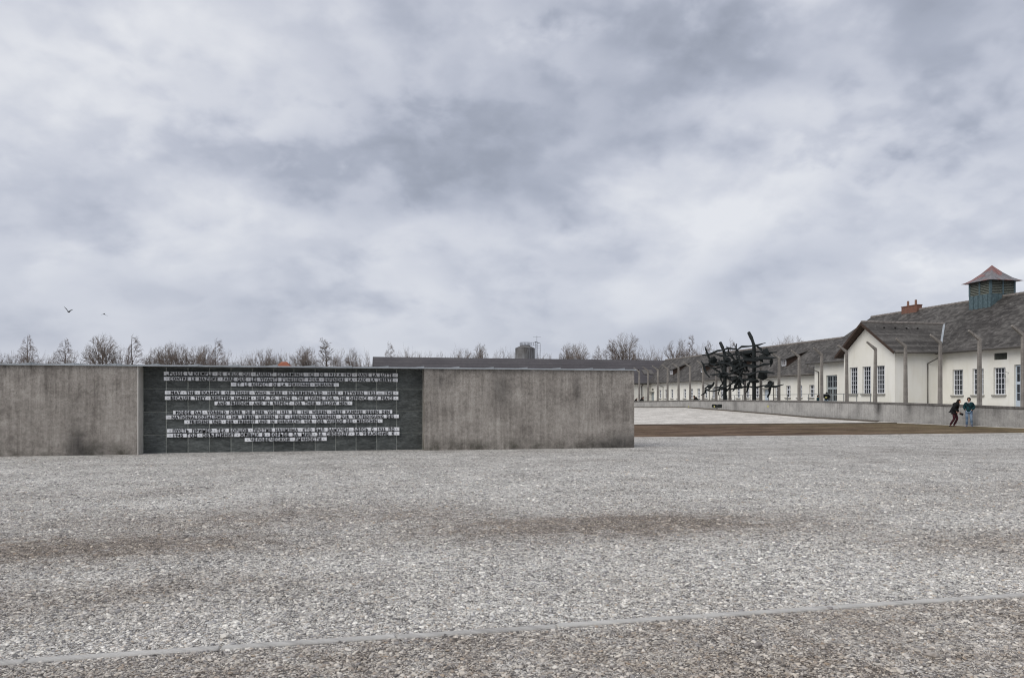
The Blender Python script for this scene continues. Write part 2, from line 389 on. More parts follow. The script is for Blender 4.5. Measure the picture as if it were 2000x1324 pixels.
M = dict(
    ground=ground_material(), stone=stone_material(), court=court_material(), grass=grass_material(),
    concrete=concrete_material("board_marked_concrete", (0.48, 0.445, 0.405), (0.325, 0.298, 0.268), (0.185, 0.167, 0.149),
        stains=((-7.55, .35, .22, .55, .85), (-7.25, .15, .55, .3, .5), (5.15, 1.95, .38, .6, .55), (3.0, 2.25, .5, .35, .35), (9.4, .15, .7, .35, .8), (7.7, 2.0, .12, .5, .5), (8.6, .1, 1.0, .2, .5))),
    parapet=concrete_material("parapet_concrete", (0.47, 0.455, 0.43), (0.36, 0.35, 0.335), (0.25, 0.24, 0.23), streak=0.55, top=1.7, seed=3.0,
        stains=tuple((at_w(px_, 37.6)[0], 1.2, rx_, .7, am_) for px_, rx_, am_ in ((1716, .35, 1.0), (1776, .3, .7), (1436, .5, .6), (1676, .25, .4), (1820, .3, .35), (1560, .4, .3), (1950, .35, .4)))),
    coping=concrete_material("coping_concrete", (0.22, 0.21, 0.20), (0.15, 0.14, 0.132), (0.085, 0.08, 0.075), streak=0.3, top=3, seed=5.0),
    post=concrete_material("post_concrete", (0.36, 0.335, 0.305), (0.25, 0.23, 0.208), (0.165, 0.15, 0.137), streak=0.3, top=5.5, seed=9.0),
    slate=slate_wall_material(),
    mortar=simple("light_mortar", (0.50, 0.52, 0.47), 0.9, 0.2, 8),
    strip=simple("light_letter_block", (0.84, 0.85, 0.87), 0.7, 0.12, 9),
    lit_return=simple("lit_return_tint", (0.52, 0.50, 0.46), 0.9, 0.15, 2.0),  # paler tone stands in for the brighter shading of the return face
    letter=simple("dark_letter", (0.010, 0.010, 0.011), 0.7, 0.2, 9),
    zinc=zinc_material("zinc_coping", (0.36, 0.385, 0.405)),
    kerb=concrete_material("kerb_concrete", (0.62, 0.60, 0.57), (0.52, 0.505, 0.48), (0.36, 0.345, 0.33), streak=0.0, seed=2.0),
    edge_dark=simple("dark_edging", (0.10, 0.085, 0.07), 0.9, 0.25, 3),
    edge_light=simple("light_edging", (0.52, 0.50, 0.47), 0.9, 0.25, 3),
    plaster=plaster_material("cream_plaster", (0.80, 0.785, 0.73)),
    roof=roof_material("weathered_tile_roof", (0.034, 0.031, 0.029), (0.064, 0.059, 0.055), (0.120, 0.112, 0.104), 0.8),
    roof_far=roof_material("even_dark_roof", (0.060, 0.056, 0.060), (0.075, 0.070, 0.075), (0.098, 0.092, 0.095), 0.0, 0.2),
    roof_red=roof_material("red_tile_roof", (0.22, 0.075, 0.045), (0.29, 0.11, 0.07), (0.35, 0.16, 0.105), 0.0, 0.3),
    soffit=simple("brown_board", (0.055, 0.036, 0.027), 0.8, 0.25, 5),
    gutter=simple("dark_gutter", (0.125, 0.115, 0.105), 0.5, 0.2, 5, 0.3),
    ridge=simple("ridge_tile", (0.20, 0.18, 0.165), 0.85, 0.3, 3),
    stone_trim=simple("sandstone_sill", (0.27, 0.26, 0.235), 0.9, 0.2, 5),
    white=simple("white_paint", (0.72, 0.74, 0.78), 0.5, 0.08, 4),
    door=simple("pale_blue_door_paint", (0.48, 0.54, 0.60), 0.5, 0.08, 4),
    door_grey=simple("grey_door_paint", (0.33, 0.37, 0.38), 0.5, 0.08, 4),
    glass=glass_material(), brick=brick_material(), silo=silo_material(),
    pot=simple("clay_pot", (0.22, 0.13, 0.10), 0.9, 0.2, 5),
    turret=simple("turret_green_grey_boards", (0.085, 0.125, 0.14), 0.7, 0.3, 5),
    louver=simple("louver_slat", (0.16, 0.17, 0.145), 0.8, 0.3, 7),
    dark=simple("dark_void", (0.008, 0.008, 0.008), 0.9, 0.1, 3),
    turret_roof=zinc_material("turret_metal_roof", (0.21, 0.195, 0.20), 0.6),
    bronze=simple("dark_patinated_metal", (0.009, 0.012, 0.0125), 0.65, 0.35, 2.5, 0.0, 0.25, 0.3),
    steel=simple("grey_steel", (0.22, 0.23, 0.23), 0.5, 0.1, 4, 0.5),
    mast=simple("mast_steel", (0.10, 0.10, 0.11), 0.5, 0.1, 4, 0.5),
    bark=simple("tree_bark", (0.075, 0.062, 0.053), 0.9, 0.3, 2.0),
    twig=simple("tree_twig", (0.175, 0.145, 0.126), 0.9, 0.25, 0.3),
    twig_b=simple("birch_twig", (0.185, 0.152, 0.142), 0.9, 0.25, 0.3),
    yellow=simple("yellow_print", (0.42, 0.40, 0.14), 0.6, 0.05, 4),
    sky_glass=simple("skylight_glass", (0.62, 0.66, 0.70), 0.15, 0.05, 4),
    bird=simple("bird_feather", (0.012, 0.012, 0.013), 0.8, 0.1, 4),
    terrace=simple("terrace_paving", (0.34, 0.33, 0.315), 0.95, 0.2, 1.5, bump=0.3),
    skin=simple("skin", (0.42, 0.22, 0.15), 0.6, 0.08, 12),
    black_jacket=person_cloth("black_jacket", (0.006, 0.0065, 0.007), (0.012, 0.012, 0.013)),
    teal_jacket=person_cloth("teal_jacket", (0.004, 0.012, 0.018), (0.009, 0.050, 0.058), 9),
    jeans=person_cloth("blue_jeans", (0.10, 0.16, 0.25), (0.26, 0.33, 0.42), 5),
    burgundy=person_cloth("burgundy_trousers", (0.035, 0.010, 0.015), (0.06, 0.018, 0.022), 9),
    hair=person_cloth("dark_hair", (0.010, 0.007, 0.006), (0.024, 0.016, 0.012), 20),
    wool=person_cloth("pale_collar", (0.45, 0.42, 0.42), (0.60, 0.57, 0.56), 20),
    shoe_blue=person_cloth("blue_shoe", (0.03, 0.10, 0.20), (0.05, 0.14, 0.26), 20),
    shoe_black=person_cloth("black_shoe", (0.012, 0.012, 0.012), (0.02, 0.02, 0.02), 20),
)

# ------------------------------------------------------------------ mesh helpers
class MB:
    def __init__(s): s.v = []; s.f = []; s.smooth = False
    def add(s, vs, fs):
        b = len(s.v); s.v += [tuple(p) for p in vs]; s.f += [tuple(i + b for i in f) for f in fs]
    def box(s, x0, x1, y0, y1, z0, z1):
        s.add([(x0, y0, z0), (x1, y0, z0), (x1, y1, z0), (x0, y1, z0), (x0, y0, z1), (x1, y0, z1), (x1, y1, z1), (x0, y1, z1)],
              [(0, 3, 2, 1), (4, 5, 6, 7), (0, 1, 5, 4), (1, 2, 6, 5), (2, 3, 7, 6), (3, 0, 4, 7)])
    def hexa(s, p):
        s.add(p, [(0, 3, 2, 1), (4, 5, 6, 7), (0, 1, 5, 4), (1, 2, 6, 5), (2, 3, 7, 6), (3, 0, 4, 7)])
    def poly(s, pts): s.add(pts, [tuple(range(len(pts)))])
    def slab(s, pts, thick, up=(0, 0, 1)):        # polygon with thickness downwards
        n = len(pts); lo = [(p[0], p[1], p[2] - thick) for p in pts]
        fs = [tuple(range(n)), tuple(reversed(range(n, 2 * n)))]
        for i in range(n):
            j = (i + 1) % n; fs.append((i, i + n, j + n, j))
        s.add(list(pts) + lo, fs)
    def tube(s, pts, radii, n=6, cap=True, ref=None):
        pts = [Vector(p) for p in pts]
        if not hasattr(radii, '__len__'): radii = [radii] * len(pts)
        rings = []; b = len(s.v)
        for i, p in enumerate(pts):
            if i == 0: t = pts[1] - p
            elif i == len(pts) - 1: t = p - pts[i - 1]
            else: t = (pts[i + 1] - p).normalized() + (p - pts[i - 1]).normalized()
            t.normalize()
            a = Vector(ref) if ref else (Vector((0, 0, 1)) if abs(t.z) < 0.9 else Vector((1, 0, 0)))
            e1 = t.cross(a).normalized(); e2 = t.cross(e1)
            for k in range(n):
                q = 2 * math.pi * (k + 0.5) / n
                s.v.append(tuple(p + (e1 * math.cos(q) + e2 * math.sin(q)) * radii[i]))
        m = len(pts)
        for i in range(m - 1):
            for k in range(n):
                k2 = (k + 1) % n
                s.f.append((b + i * n + k, b + i * n + k2, b + (i + 1) * n + k2, b + (i + 1) * n + k))
        if cap:
            s.f.append(tuple(b + k for k in reversed(range(n)))); s.f.append(tuple(b + (m - 1) * n + k for k in range(n)))
    def mesh(s, name, mats):
        me = bpy.data.meshes.new(name)
        me.from_pydata(s.v, [], s.f)
        for m in (mats if isinstance(mats, (list, tuple)) else [mats]): me.materials.append(m)
        bm = bmesh.new(); bm.from_mesh(me); bmesh.ops.recalc_face_normals(bm, faces=bm.faces); bm.to_mesh(me); bm.free()
        me.update()
        return me
def link(name, data, parent=None, loc=None, rot=None):
    o = bpy.data.objects.new(name, data); COL.objects.link(o)
    if parent: o.parent = parent
    if loc is not None: o.location = loc
    if rot is not None: o.rotation_euler = rot
    return o
def part(name, mb, mat, parent=None, loc=None, rot=None, bevel=0.0):
    me = mb.mesh(name, mat)
    if bevel:
        bm = bmesh.new(); bm.from_mesh(me)
        bmesh.ops.bevel(bm, geom=list(bm.edges), offset=bevel, segments=1, affect='EDGES', clamp_overlap=True)
        bm.to_mesh(me); bm.free()
    return link(name, me, parent, loc, rot)
def tag(o, label=None, cat=None, group=None, kind=None):
    if label: o['label'] = label
    if cat: o['category'] = cat
    if group: o['group'] = group
    if kind: o['kind'] = kind
    return o
def thing(name, label, cat, loc=(0, 0, 0), rot=(0, 0, 0), group=None):
    o = link(name, None, None, loc, rot); o.empty_display_size = 0.2
    return tag(o, label, cat, group)
def smooth(o):
    for p in o.data.polygons: p.use_smooth = True
    return o
def copy_tree(o, parent=None):
    c = o.copy(); COL.objects.link(c); c.parent = parent
    for ch in list(o.children): copy_tree(ch, c)
    return c
ORD = ['first', 'second', 'third', 'fourth', 'fifth', 'sixth', 'seventh', 'eighth', 'ninth', 'tenth', 'eleventh', 'twelfth', 'thirteenth', 'fourteenth',
       'fifteenth', 'sixteenth', 'seventeenth', 'eighteenth', 'nineteenth', 'twentieth', 'twenty-first', 'twenty-second']

# ------------------------------------------------------------------ ground and terrain
def sheet(name, x0, x1, y0, y1, nx, ny, zf, mat):
    mb = MB(); vs = []; fs = []
    for j in range(ny + 1):
        for i in range(nx + 1):
            x = x0 + (x1 - x0) * i / nx; y = y0 + (y1 - y0) * j / ny
            vs.append((x, y, zf(x, y)))
    for j in range(ny):
        for i in range(nx):
            a = j * (nx + 1) + i; fs.append((a, a + 1, a + nx + 2, a + nx + 1))
    mb.add(vs, fs)
    o = part(name, mb, mat); o['kind'] = 'structure'
    return o
mb = MB(); K = 40
mb.add([(0, 0, 0)] + [(1500 * math.cos(2 * math.pi * k / K), 1500 * math.sin(2 * math.pi * k / K), 0) for k in range(K)],
       [(0, k + 1, (k + 1) % K + 1) for k in range(K)])
g = part('ground', mb, M['ground']); g['kind'] = 'structure'

PW = 37.6
PROF = [(20, -0.02, 1.20), (36, 0.0, 1.23), (41.2, 0.0, 1.36), (46.4, 0.02, 1.46), (55.1, 0.13, 1.58), (62.6, 0.35, 1.63), (72.4, 0.60, 1.66), (79.5, 0.77, 1.66),
        (94.9, 0.62, 1.52), (122.0, 0.60, 1.50)]
def prof(s, k):
    for a, b in zip(PROF, PROF[1:]):
        if s <= b[0]:
            f = max(0.0, (s - a[0]) / (b[0] - a[0])); return a[k] + (b[k] - a[k]) * f
    return PROF[-1][k]
SG0, SG1 = 30.65, 46.0
gs = sheet('grass_strip', -60, PW - 0.15, SG0, SG1, 60, 10, lambda x, y: 0.012 + 0.02 * mnoise.noise(Vector((x * .3, y * .5, 0))) + 0.02, M['grass'])
sheet('gravel_court', -60, PW - 0.02, SG1, 122.5, 30, 80, lambda x, y: prof(y, 1) + 0.02, M['court'])
mb = MB(); mb.box(PW + 0.3, 260, 15, 240, 0.2, 0.7); o = part('terrace', mb, M['terrace']); o['kind'] = 'structure'

# kerb strip near the camera: concrete edging stones laid end to end
kerb = link('kerb_edging', None); kerb['kind'] = 'structure'
wj = -12.0
while wj < 16:
    L = 1.12
    mb = MB(); mb.box(0.004, L - 0.004, -0.038, 0.038, -0.10, 0.016)
    jog = rng.uniform(-0.006, 0.006)
    part('kerb_stone', mb, M['kerb'], kerb, (wj, 5.24 + jog, rng.uniform(-0.004, 0.003)), (0, 0, rng.uniform(-0.004, 0.004)), bevel=0.008)
    wj += L + 0.004
edg = link('grass_edging', None); edg['kind'] = 'structure'
wj = -60.0
while wj < PW - 0.3:
    L = min(5.0, PW - 0.2 - wj)
    mb = MB(); mb.box(0, L - 0.01, -0.06, 0.06, -0.1, 0.045)
    part('edging_stone', mb, M['edge_light'], edg, (wj, SG0, 0), bevel=0.01)
    mb = MB(); mb.box(0, L - 0.01, -0.07, 0.07, -0.1, 0.085)
    part('edging_board', mb, M['edge_dark'], edg, (wj, SG1, 0), bevel=0.01)
    wj += L
# edging along the foot of the low wall
sj = 20.0
while sj < 120:
    L = 4.0
    z0, z1 = prof(sj, 1), prof(sj + L, 1)
    dark = sj >= 45.5
    mb = MB(); h = 0.12 if dark else 0.06; x0 = PW - (0.22 if dark else 0.14)
    mb.hexa([(x0, sj, z0 - .2), (PW - .003, sj, z0 - .2), (PW - .003, sj + L - .01, z1 - .2), (x0, sj + L - .01, z1 - .2),
             (x0, sj, z0 + h), (PW - .003, sj, z0 + h), (PW - .003, sj + L - .01, z1 + h), (x0, sj + L - .01, z1 + h)])
    part('edging_stone', mb, M['edge_dark'] if dark else M['edge_light'], edg)
    sj += L

# loose stones, as geometry-node instances, dense near the viewer
def stones():
    mb = MB(); rows = []
    ds = [3.3, 4.0, 5.0, 6.0, 7.2, 8.6, 10.4, 12.6, 15.0, 18.0, 22.0]
    xs = [-1.0 + 2.0 * i / 8 for i in range(9)]
    vs = []
    for d in ds:
        for q in xs:
            X = q * (d * 0.70 + 1.6); w = X * CS + d * SN; s = -X * SN + d * CS
            vs.append((w, s, 0.002))
    fs = []
    for j in range(len(ds) - 1):
        for i in range(8):
            a = j * 9 + i; fs.append((a, a + 1, a + 10, a + 9))
    mb.add(vs, fs)
    o = part('gravel', mb, M['stone']); tag(o, kind='stuff'); o['label'] = 'loose pale and brown gravel stones strewn over the yard in the foreground'
    dens = o.data.attributes.new('dens', 'FLOAT', 'POINT')
    size = o.data.attributes.new('size', 'FLOAT', 'POINT')
    dv = [5800, 5300, 4300, 3100, 2000, 1150, 750, 420, 200, 70, 10]
    for j in range(len(ds)):
        for i in range(9):
            dens.data[j * 9 + i].value = dv[j]; size.data[j * 9 + i].value = 0.86 + 0.05 * max(0, ds[j] - 5)
    ng = bpy.data.node_groups.new('scatter_gravel', 'GeometryNodeTree')
    ng.interface.new_socket('Geometry', in_out='INPUT', socket_type='NodeSocketGeometry')
    ng.interface.new_socket('Geometry', in_out='OUTPUT', socket_type='NodeSocketGeometry')
    N = ng.nodes; Lk = ng.links.new
    gi = N.new('NodeGroupInput'); go = N.new('NodeGroupOutput')
    dp = N.new('GeometryNodeDistributePointsOnFaces')
    na = N.new('GeometryNodeInputNamedAttribute'); na.data_type = 'FLOAT'; na.inputs['Name'].default_value = 'dens'
    nb = N.new('GeometryNodeInputNamedAttribute'); nb.data_type = 'FLOAT'; nb.inputs['Name'].default_value = 'size'
    Lk(gi.outputs[0], dp.inputs['Mesh']); Lk(na.outputs['Attribute'], dp.inputs['Density'])
    jn = N.new('GeometryNodeGeometryToInstance')
    for k in range(6):
        ico = N.new('GeometryNodeMeshIcoSphere'); ico.inputs['Radius'].default_value = 0.0095; ico.inputs['Subdivisions'].default_value = 2
        sp = N.new('GeometryNodeSetPosition')
        nz = N.new('ShaderNodeTexNoise'); nz.inputs['Scale'].default_value = 85.0; nz.inputs['Detail'].default_value = 1.0
        ps = N.new('GeometryNodeInputPosition')
        ad = N.new('ShaderNodeVectorMath'); ad.operation = 'ADD'; ad.inputs[1].default_value = (k * 3.7, k * 1.9, k * 0.7)
        Lk(ps.outputs[0], ad.inputs[0]); Lk(ad.outputs[0], nz.inputs['Vector'])
        sb = N.new('ShaderNodeVectorMath'); sb.operation = 'SUBTRACT'; sb.inputs[1].default_value = (0.5, 0.5, 0.5)
        Lk(nz.outputs['Color'], sb.inputs[0])
        sc = N.new('ShaderNodeVectorMath'); sc.operation = 'SCALE'; sc.inputs['Scale'].default_value = 0.011
        Lk(sb.outputs[0], sc.inputs[0]); Lk(sc.outputs[0], sp.inputs['Offset']); Lk(ico.outputs['Mesh'], sp.inputs['Geometry'])
        tr = N.new('GeometryNodeTransform')
        tr.inputs['Scale'].default_value = (1.0 + 0.12 * k, 0.8 + 0.05 * ((k * 3) % 5), 0.48 + 0.05 * (k % 3))
        Lk(sp.outputs[0], tr.inputs['Geometry']); Lk(tr.outputs[0], jn.inputs[0])
    ip = N.new('GeometryNodeInstanceOnPoints'); ip.inputs['Pick Instance'].default_value = True
    Lk(dp.outputs['Points'], ip.inputs['Points']); Lk(jn.outputs[0], ip.inputs['Instance'])
    rv = N.new('FunctionNodeRandomValue'); rv.data_type = 'FLOAT_VECTOR'
    rv.inputs[0].default_value = (-0.4, -0.4, 0.0); rv.inputs[1].default_value = (0.4, 0.4, 6.28)
    Lk(rv.outputs[0], ip.inputs['Rotation'])
    rs = N.new('FunctionNodeRandomValue'); rs.data_type = 'FLOAT'; rs.inputs[2].default_value = 0.0; rs.inputs[3].default_value = 1.0; rs.inputs['Seed'].default_value = 5
    pw = N.new('ShaderNodeMath'); pw.operation = 'POWER'; pw.inputs[1].default_value = 9.0; Lk(rs.outputs[1], pw.inputs[0])
    ml = N.new('ShaderNodeMath'); ml.operation = 'MULTIPLY_ADD'; ml.inputs[1].default_value = 1.5; ml.inputs[2].default_value = 0.50; Lk(pw.outputs[0], ml.inputs[0])
    m2 = N.new('ShaderNodeMath'); m2.operation = 'MULTIPLY'; Lk(ml.outputs[0], m2.inputs[0]); Lk(nb.outputs['Attribute'], m2.inputs[1])
    Lk(m2.outputs[0], ip.inputs['Scale'])
    sm = N.new('GeometryNodeSetMaterial'); sm.inputs['Material'].default_value = M['stone']
    Lk(ip.outputs[0], sm.inputs['Geometry']); Lk(sm.outputs[0], go.inputs[0])
    md = o.modifiers.new('scatter', 'NODES'); md.node_group = ng
stones()
# a few bigger pebbles one can pick out
pebble_spots = [(1480, 1262, .035), (440, 1245, .04), (1820, 1283, .045), (455, 1070, .03), (930, 985, .03), (1325, 1253, .028), (1620, 1190, .03), (700, 1190, .022), (1570, 1140, .03), (230, 1195, .03)]
pb = bmesh.new(); bmesh.ops.create_icosphere(pb, subdivisions=2, radius=1.0)
for v in pb.verts:
    v.co += Vector((mnoise.noise(v.co * 1.3), mnoise.noise(v.co * 1.3 + Vector((5, 0, 0))), mnoise.noise(v.co * 1.3 + Vector((0, 5, 0))))) * 0.35
    v.co.z *= 0.55
pme = bpy.data.meshes.new('pebble'); pb.to_mesh(pme); pb.free(); pme.materials.append(M['stone'])

# ------------------------------------------------------------------ memorial wall
S0, S1 = 24.6, 25.15
WL, WR, WM, WH = at_s(268, S0)[0], 9.72, at_s(829, S0)[0], 2.63
wall = thing('memorial_wall', 'long concrete memorial wall with a dark slate inscription panel set between two grey blocks', 'wall', (0, S0, 0))
def W(y): return y - S0
def concrete_block(x0, x1, dep):
    mb = MB(); nx = max(2, int((x1 - x0) / 0.25)); nz = 10
    # front face finely divided with slight unevenness, the rest plain
    vs = []; fs = []
    for j in range(nz + 1):
        for i in range(nx + 1):
            x = x0 + (x1 - x0) * i / nx; z = -0.05 + (WH + 0.05) * j / nz
            e = 0 if i in (0, nx) or j in (0, nz) else 0.006 * mnoise.noise(Vector((x * 1.5, 0, z * 1.5)))
            vs.append((x, e, z))
    for j in range(nz):
        for i in range(nx):
            a = j * (nx + 1) + i; fs.append((a, a + 1, a + nx + 2, a + nx + 1))
    mb.add(vs, fs)
    a, b = -0.05, WH
    mb.add([(x0, 0, a), (x1, 0, a), (x1, dep, a), (x0, dep, a), (x0, 0, b), (x1, 0, b), (x1, dep, b), (x0, dep, b)],
           [(4, 5, 6, 7), (1, 2, 6, 5), (2, 3, 7, 6), (3, 0, 4, 7)])
    return mb
b1 = part('concrete_block', concrete_block(-20, WL, 1.15), M['concrete'], wall); b1['label'] = 'left concrete block with a dark damp stain near its right foot'
b2 = part('concrete_block', concrete_block(WM, WR, 1.15), M['concrete'], wall); b2['label'] = 'right concrete block with dark streaks running down from the top'
mb = MB(); mb.box(WL + .002, WM - .002, W(S1) + .03, 1.15, -0.05, WH - .02); part('mortar_backing', mb, M['mortar'], wall)
mb = MB(); mb.box(WL + .001, WL + .03, -.002, W(S1) - .001, -.03, WH - .004); part('lit_return_strip', mb, M['lit_return'], wall)  # thin added facing on the left block's return, its lighter side shading painted in
# slabs
zc_ = [-0.02, 0.55, 1.25, 1.96, 2.61]
wj_ = [WL + 0.032] + [at_s(x, S1)[0] for x in (324.5, 367, 409, 451, 493, 534.5, 574, 615.5, 655.5, 695.5, 735.6, 774.8)] + [WM - 0.01]
for j in range(4):
    for i in range(len(wj_) - 1):
        x0, x1 = wj_[i] + .012, wj_[i + 1] - .012; z0, z1 = zc_[j] + .008, zc_[j + 1] - .008
        mb = MB(); n = 5; vs = []; fs = []; so = rng.uniform(0, 50)
        for b in range(n + 1):
            for a in range(n + 1):
                fx, fz = a / n, b / n
                ed = 0.012 if a in (0, n) or b in (0, n) else 0.0
                vs.append((x0 + (x1 - x0) * fx, W(S1) + ed + 0.012 * mnoise.noise(Vector((fx * 2 + so, fz * 3, so))), z0 + (z1 - z0) * fz))
        for b in range(n):
            for a in range(n):
                q = b * (n + 1) + a; fs.append((q, q + 1, q + n + 2, q + n + 1))
        mb.add(vs, fs)
        part('slate_slab', mb, M['slate'], wall)
# zinc coping in sheets with raised seams
wj = -20.0; k = 0
while wj < WR:
    L = min(1.13, WR + 0.06 - wj)
    mb = MB()
    t0, t1 = WH + 0.002, WH + 0.028
    mb.box(0, L - 0.006, -0.07, 1.22, t0, t1)
    mb.box(0, L - 0.006, -0.075, -0.068, WH - 0.018, t1 - .002)
    if L > 1.0:
        mb.add([(L - .34, -0.06, t1), (L - .02, -0.06, t1), (L - .02, -0.06, t1 + 0.036), (L - .34, 1.2, t1), (L - .02, 1.2, t1), (L - .02, 1.2, t1 + 0.036)],
               [(0, 1, 2), (3, 5, 4), (0, 2, 5, 3), (1, 4, 5, 2), (0, 3, 4, 1)])
    part('coping_sheet', mb, M['zinc'], wall, (wj, 0, 0.0))
    wj += L
    if L < 1.12: break
LINES = [
    (320, 777, 730.0, 731.8, "\u201ePUISSE  L' EXEMPLE \u00b7 DE  CEUX  QUI \u00b7 FURENT  EXTERMINES \u00b7 ICI \u00b7 DE  1933 A 1945 \u00b7 DANS  LA  LUTTE \u00b7"),
    (320, 777, 740.3, 741.5, "\u00b7 CONTRE  LE  NAZISME \u00b7 FAIRE  QUE \u00b7 LES  VIVANTS  S'UNISSENT  POUR \u00b7 DEFENDRE  LA \u00b7 PAIX \u00b7 LA  LIBERTE \u00b7"),
    (451, 662, 751.0, 751.0, "\u00b7 ET  LE  RESPECT  DE  LA  PERSONNE \u00b7 HUMAINE \u00b7"),
    (322, 778, 766.8, 767.2, "\u00b7 MAY \u00b7 THE \u00b7 EXAMPLE  OF  THOSE \u00b7 WHO  WERE \u00b7 EXTERMINATED \u00b7 HERE \u00b7 BETWEEN  1933 \u2014 1945 \u00b7"),
    (322, 778, 777.6, 777.0, "\u00b7 BECAUSE  THEY \u00b7 RESISTED  NAZISM \u00b7 HELP  TO  UNITE \u00b7 THE  LIVING  FOR \u00b7 THE  DEFENCE \u00b7 OF  PEACE \u00b7"),
    (419, 688, 787.5, 787.0, "AND  FREEDOM \u00b7 AND  IN  RESPECT \u00b7 FOR  THEIR \u00b7 FELLOW  MEN \u00b7"),
    (338, 766, 805.5, 803.6, "MOEGE  DAS \u00b7 VORBILD  DERER  DIE  HIER  VON  1933  BIS  1945  WEGEN \u00b7 IHRES  KAMPFES  GEGEN  DEN"),
    (324, 779, 815.0, 812.5, "\u00b7 NATIONALSOZIALISMUS \u00b7 IHR  LEBEN  LIESSEN  DIE \u00b7 LEBENDEN  VEREINEN \u00b7 ZUR  VERTEIDIGUNG  DES \u00b7"),
    (360, 747, 824.2, 821.6, "\u00b7 FRIEDENS  UND \u00b7 DER \u00b7 FREIHEIT  UND  IN  EHRFURCHT  VOR \u00b7 DER  WUERDE  DES \u00b7 MENSCHEN \u00b7"),
    (326, 780, 841.3, 837.6, "\u00b7 \u041f\u0423\u0421\u0422\u042c  \u041f\u0420\u0418\u041c\u0415\u0420 \u00b7 \u0422\u0415\u0425  \u0411\u041e\u0420\u0426\u041e\u0412 \u00b7 \u041f\u0420\u041e\u0422\u0418\u0412  \u041d\u0410\u0426\u0418\u0417\u041c\u0410 \u00b7 \u041a\u0422\u041e  \u0411\u042b\u041b  \u0417\u0410\u041c\u0423\u0427\u0415\u041d \u00b7 \u0417\u0414\u0415\u0421\u042c  \u0421  1933  \u041f\u041e \u00b7"),
    (326, 780, 850.4, 846.2, "\u00b7 1945  \u0413\u041e\u0414 \u00b7 \u041e\u0411\u042a\u0415\u0414\u0418\u041d\u0418\u0422 \u00b7 \u0416\u0418\u0412\u042b\u0425  \u0412 \u00b7 \u0411\u041e\u0420\u042c\u0411\u0415  \u0417\u0410  \u041c\u0418\u0420 \u00b7 \u0417\u0410  \u0421\u0412\u041e\u0411\u041e\u0414\u0423 \u00b7 \u0417\u0410  \u0423\u0412\u0410\u0416\u0415\u041d\u0418\u0415  \u041a \u00b7"),
    (478, 638, 858.6, 857.2, "\u00b7 \u0427\u0415\u041b\u041e\u0412\u0415\u0427\u0415\u0421\u041a\u041e\u0419 \u00b7 \u041b\u0418\u0427\u041d\u041e\u0421\u0422\u0418 \u00b7"),
]
def text_mesh(s, width, height, extrude=0.012, bold=0.0):
    cu = bpy.data.curves.new('txt', 'FONT'); cu.body = s; cu.size = 1.0; cu.extrude = 0.0; cu.offset = bold; cu.resolution_u = 2; cu.space_character = 1.22; cu.space_word = 0.8
    o = bpy.data.objects.new('txt', cu); COL.objects.link(o)
    dg = bpy.context.evaluated_depsgraph_get(); dg.update()
    me = bpy.data.meshes.new_from_object(o.evaluated_get(dg))
    bpy.data.objects.remove(o); bpy.data.curves.remove(cu)
    xs = [v.co.x for v in me.vertices]; ys = [v.co.y for v in me.vertices]
    x0, x1 = min(xs), max(xs); y0, y1 = 0.0, 0.72
    for v in me.vertices:
        x = (v.co.x - x0) / (x1 - x0) * width; z = (v.co.y - y0) / (y1 - y0) * height
        v.co = (x, 0, z)
    bm = bmesh.new(); bm.from_mesh(me)
    bmesh.ops.dissolve_limit(bm, angle_limit=0.02, verts=bm.verts, edges=bm.edges)
    r = bmesh.ops.extrude_face_region(bm, geom=bm.faces[:])
    for v in [g for g in r['geom'] if isinstance(g, bmesh.types.BMVert)]: v.co.y -= extrude
    bmesh.ops.recalc_face_normals(bm, faces=bm.faces)
    bmesh.ops.triangulate(bm, faces=bm.faces)
    bm.to_mesh(me); bm.free()
    return me
for n_, (xa, xb, ya, yb, s_) in enumerate(LINES):
    sf = S1 - 0.075
    wa, da = at_s(xa, sf); wb, db = at_s(xb, sf)
    z = (zy(ya, da) + zy(yb, db)) / 2; hh = 0.112
    mb = MB(); mb.box(0, wb - wa, 0, 0.070, 0, hh)
    st = part('letter_strip', mb, M['strip'], wall, (wa, W(sf), z - hh / 2))
    me = text_mesh(s_, wb - wa - 0.16, hh * 0.90, 0.020, 0.020); me.materials.append(M['letter'])
    link('lettering', me, st, (0.08, -0.001, hh * 0.04))
# damp stain is part of the concrete material below

# ------------------------------------------------------------------ low wall (parapet), panels and coping stones
par = thing('low_wall', 'low light grey concrete wall running back along the museum under the bent fence posts', 'wall', (PW, 20, 0))
def hexa_part(name, mat, parent, x0, x1, s0, s1, za0, za1, zb0, zb1, ox=PW, oy=20, bev=0.0):
    mb = MB(); x0 -= ox; x1 -= ox; s0 -= oy; s1 -= oy
    mb.hexa([(x0, s0, za0), (x1, s0, za0), (x1, s1, za1), (x0, s1, za1), (x0, s0, zb0), (x1, s0, zb0), (x1, s1, zb1), (x0, s1, zb1)])
    return part(name, mb, mat, parent, bevel=bev)
cuts = [20, 25.2, 30.4, 35.7, 40.9, 46.1, 51.4, 56.7, 62.1, 67.5, 73.0, 78.6, 84.2, 89.8, 95.4, 101, 106.6, 112, 117.5, 122]
for a, b in zip(cuts, cuts[1:]):
    hexa_part('wall_panel', M['parapet'], par, PW, PW + 0.33, a + .012, b - .012, prof(a, 1) - .3, prof(b, 1) - .3, prof(a, 2) - .13, prof(b, 2) - .13)
    m_ = (a + b) / 2
    for p_, q_ in ((a, m_), (m_, b)):
        hexa_part('coping_stone', M['coping'], par, PW - .05, PW + 0.38, p_ + .006, q_ - .006, prof(p_, 2) - .128, prof(q_, 2) - .128, prof(p_, 2), prof(q_, 2), bev=.01)
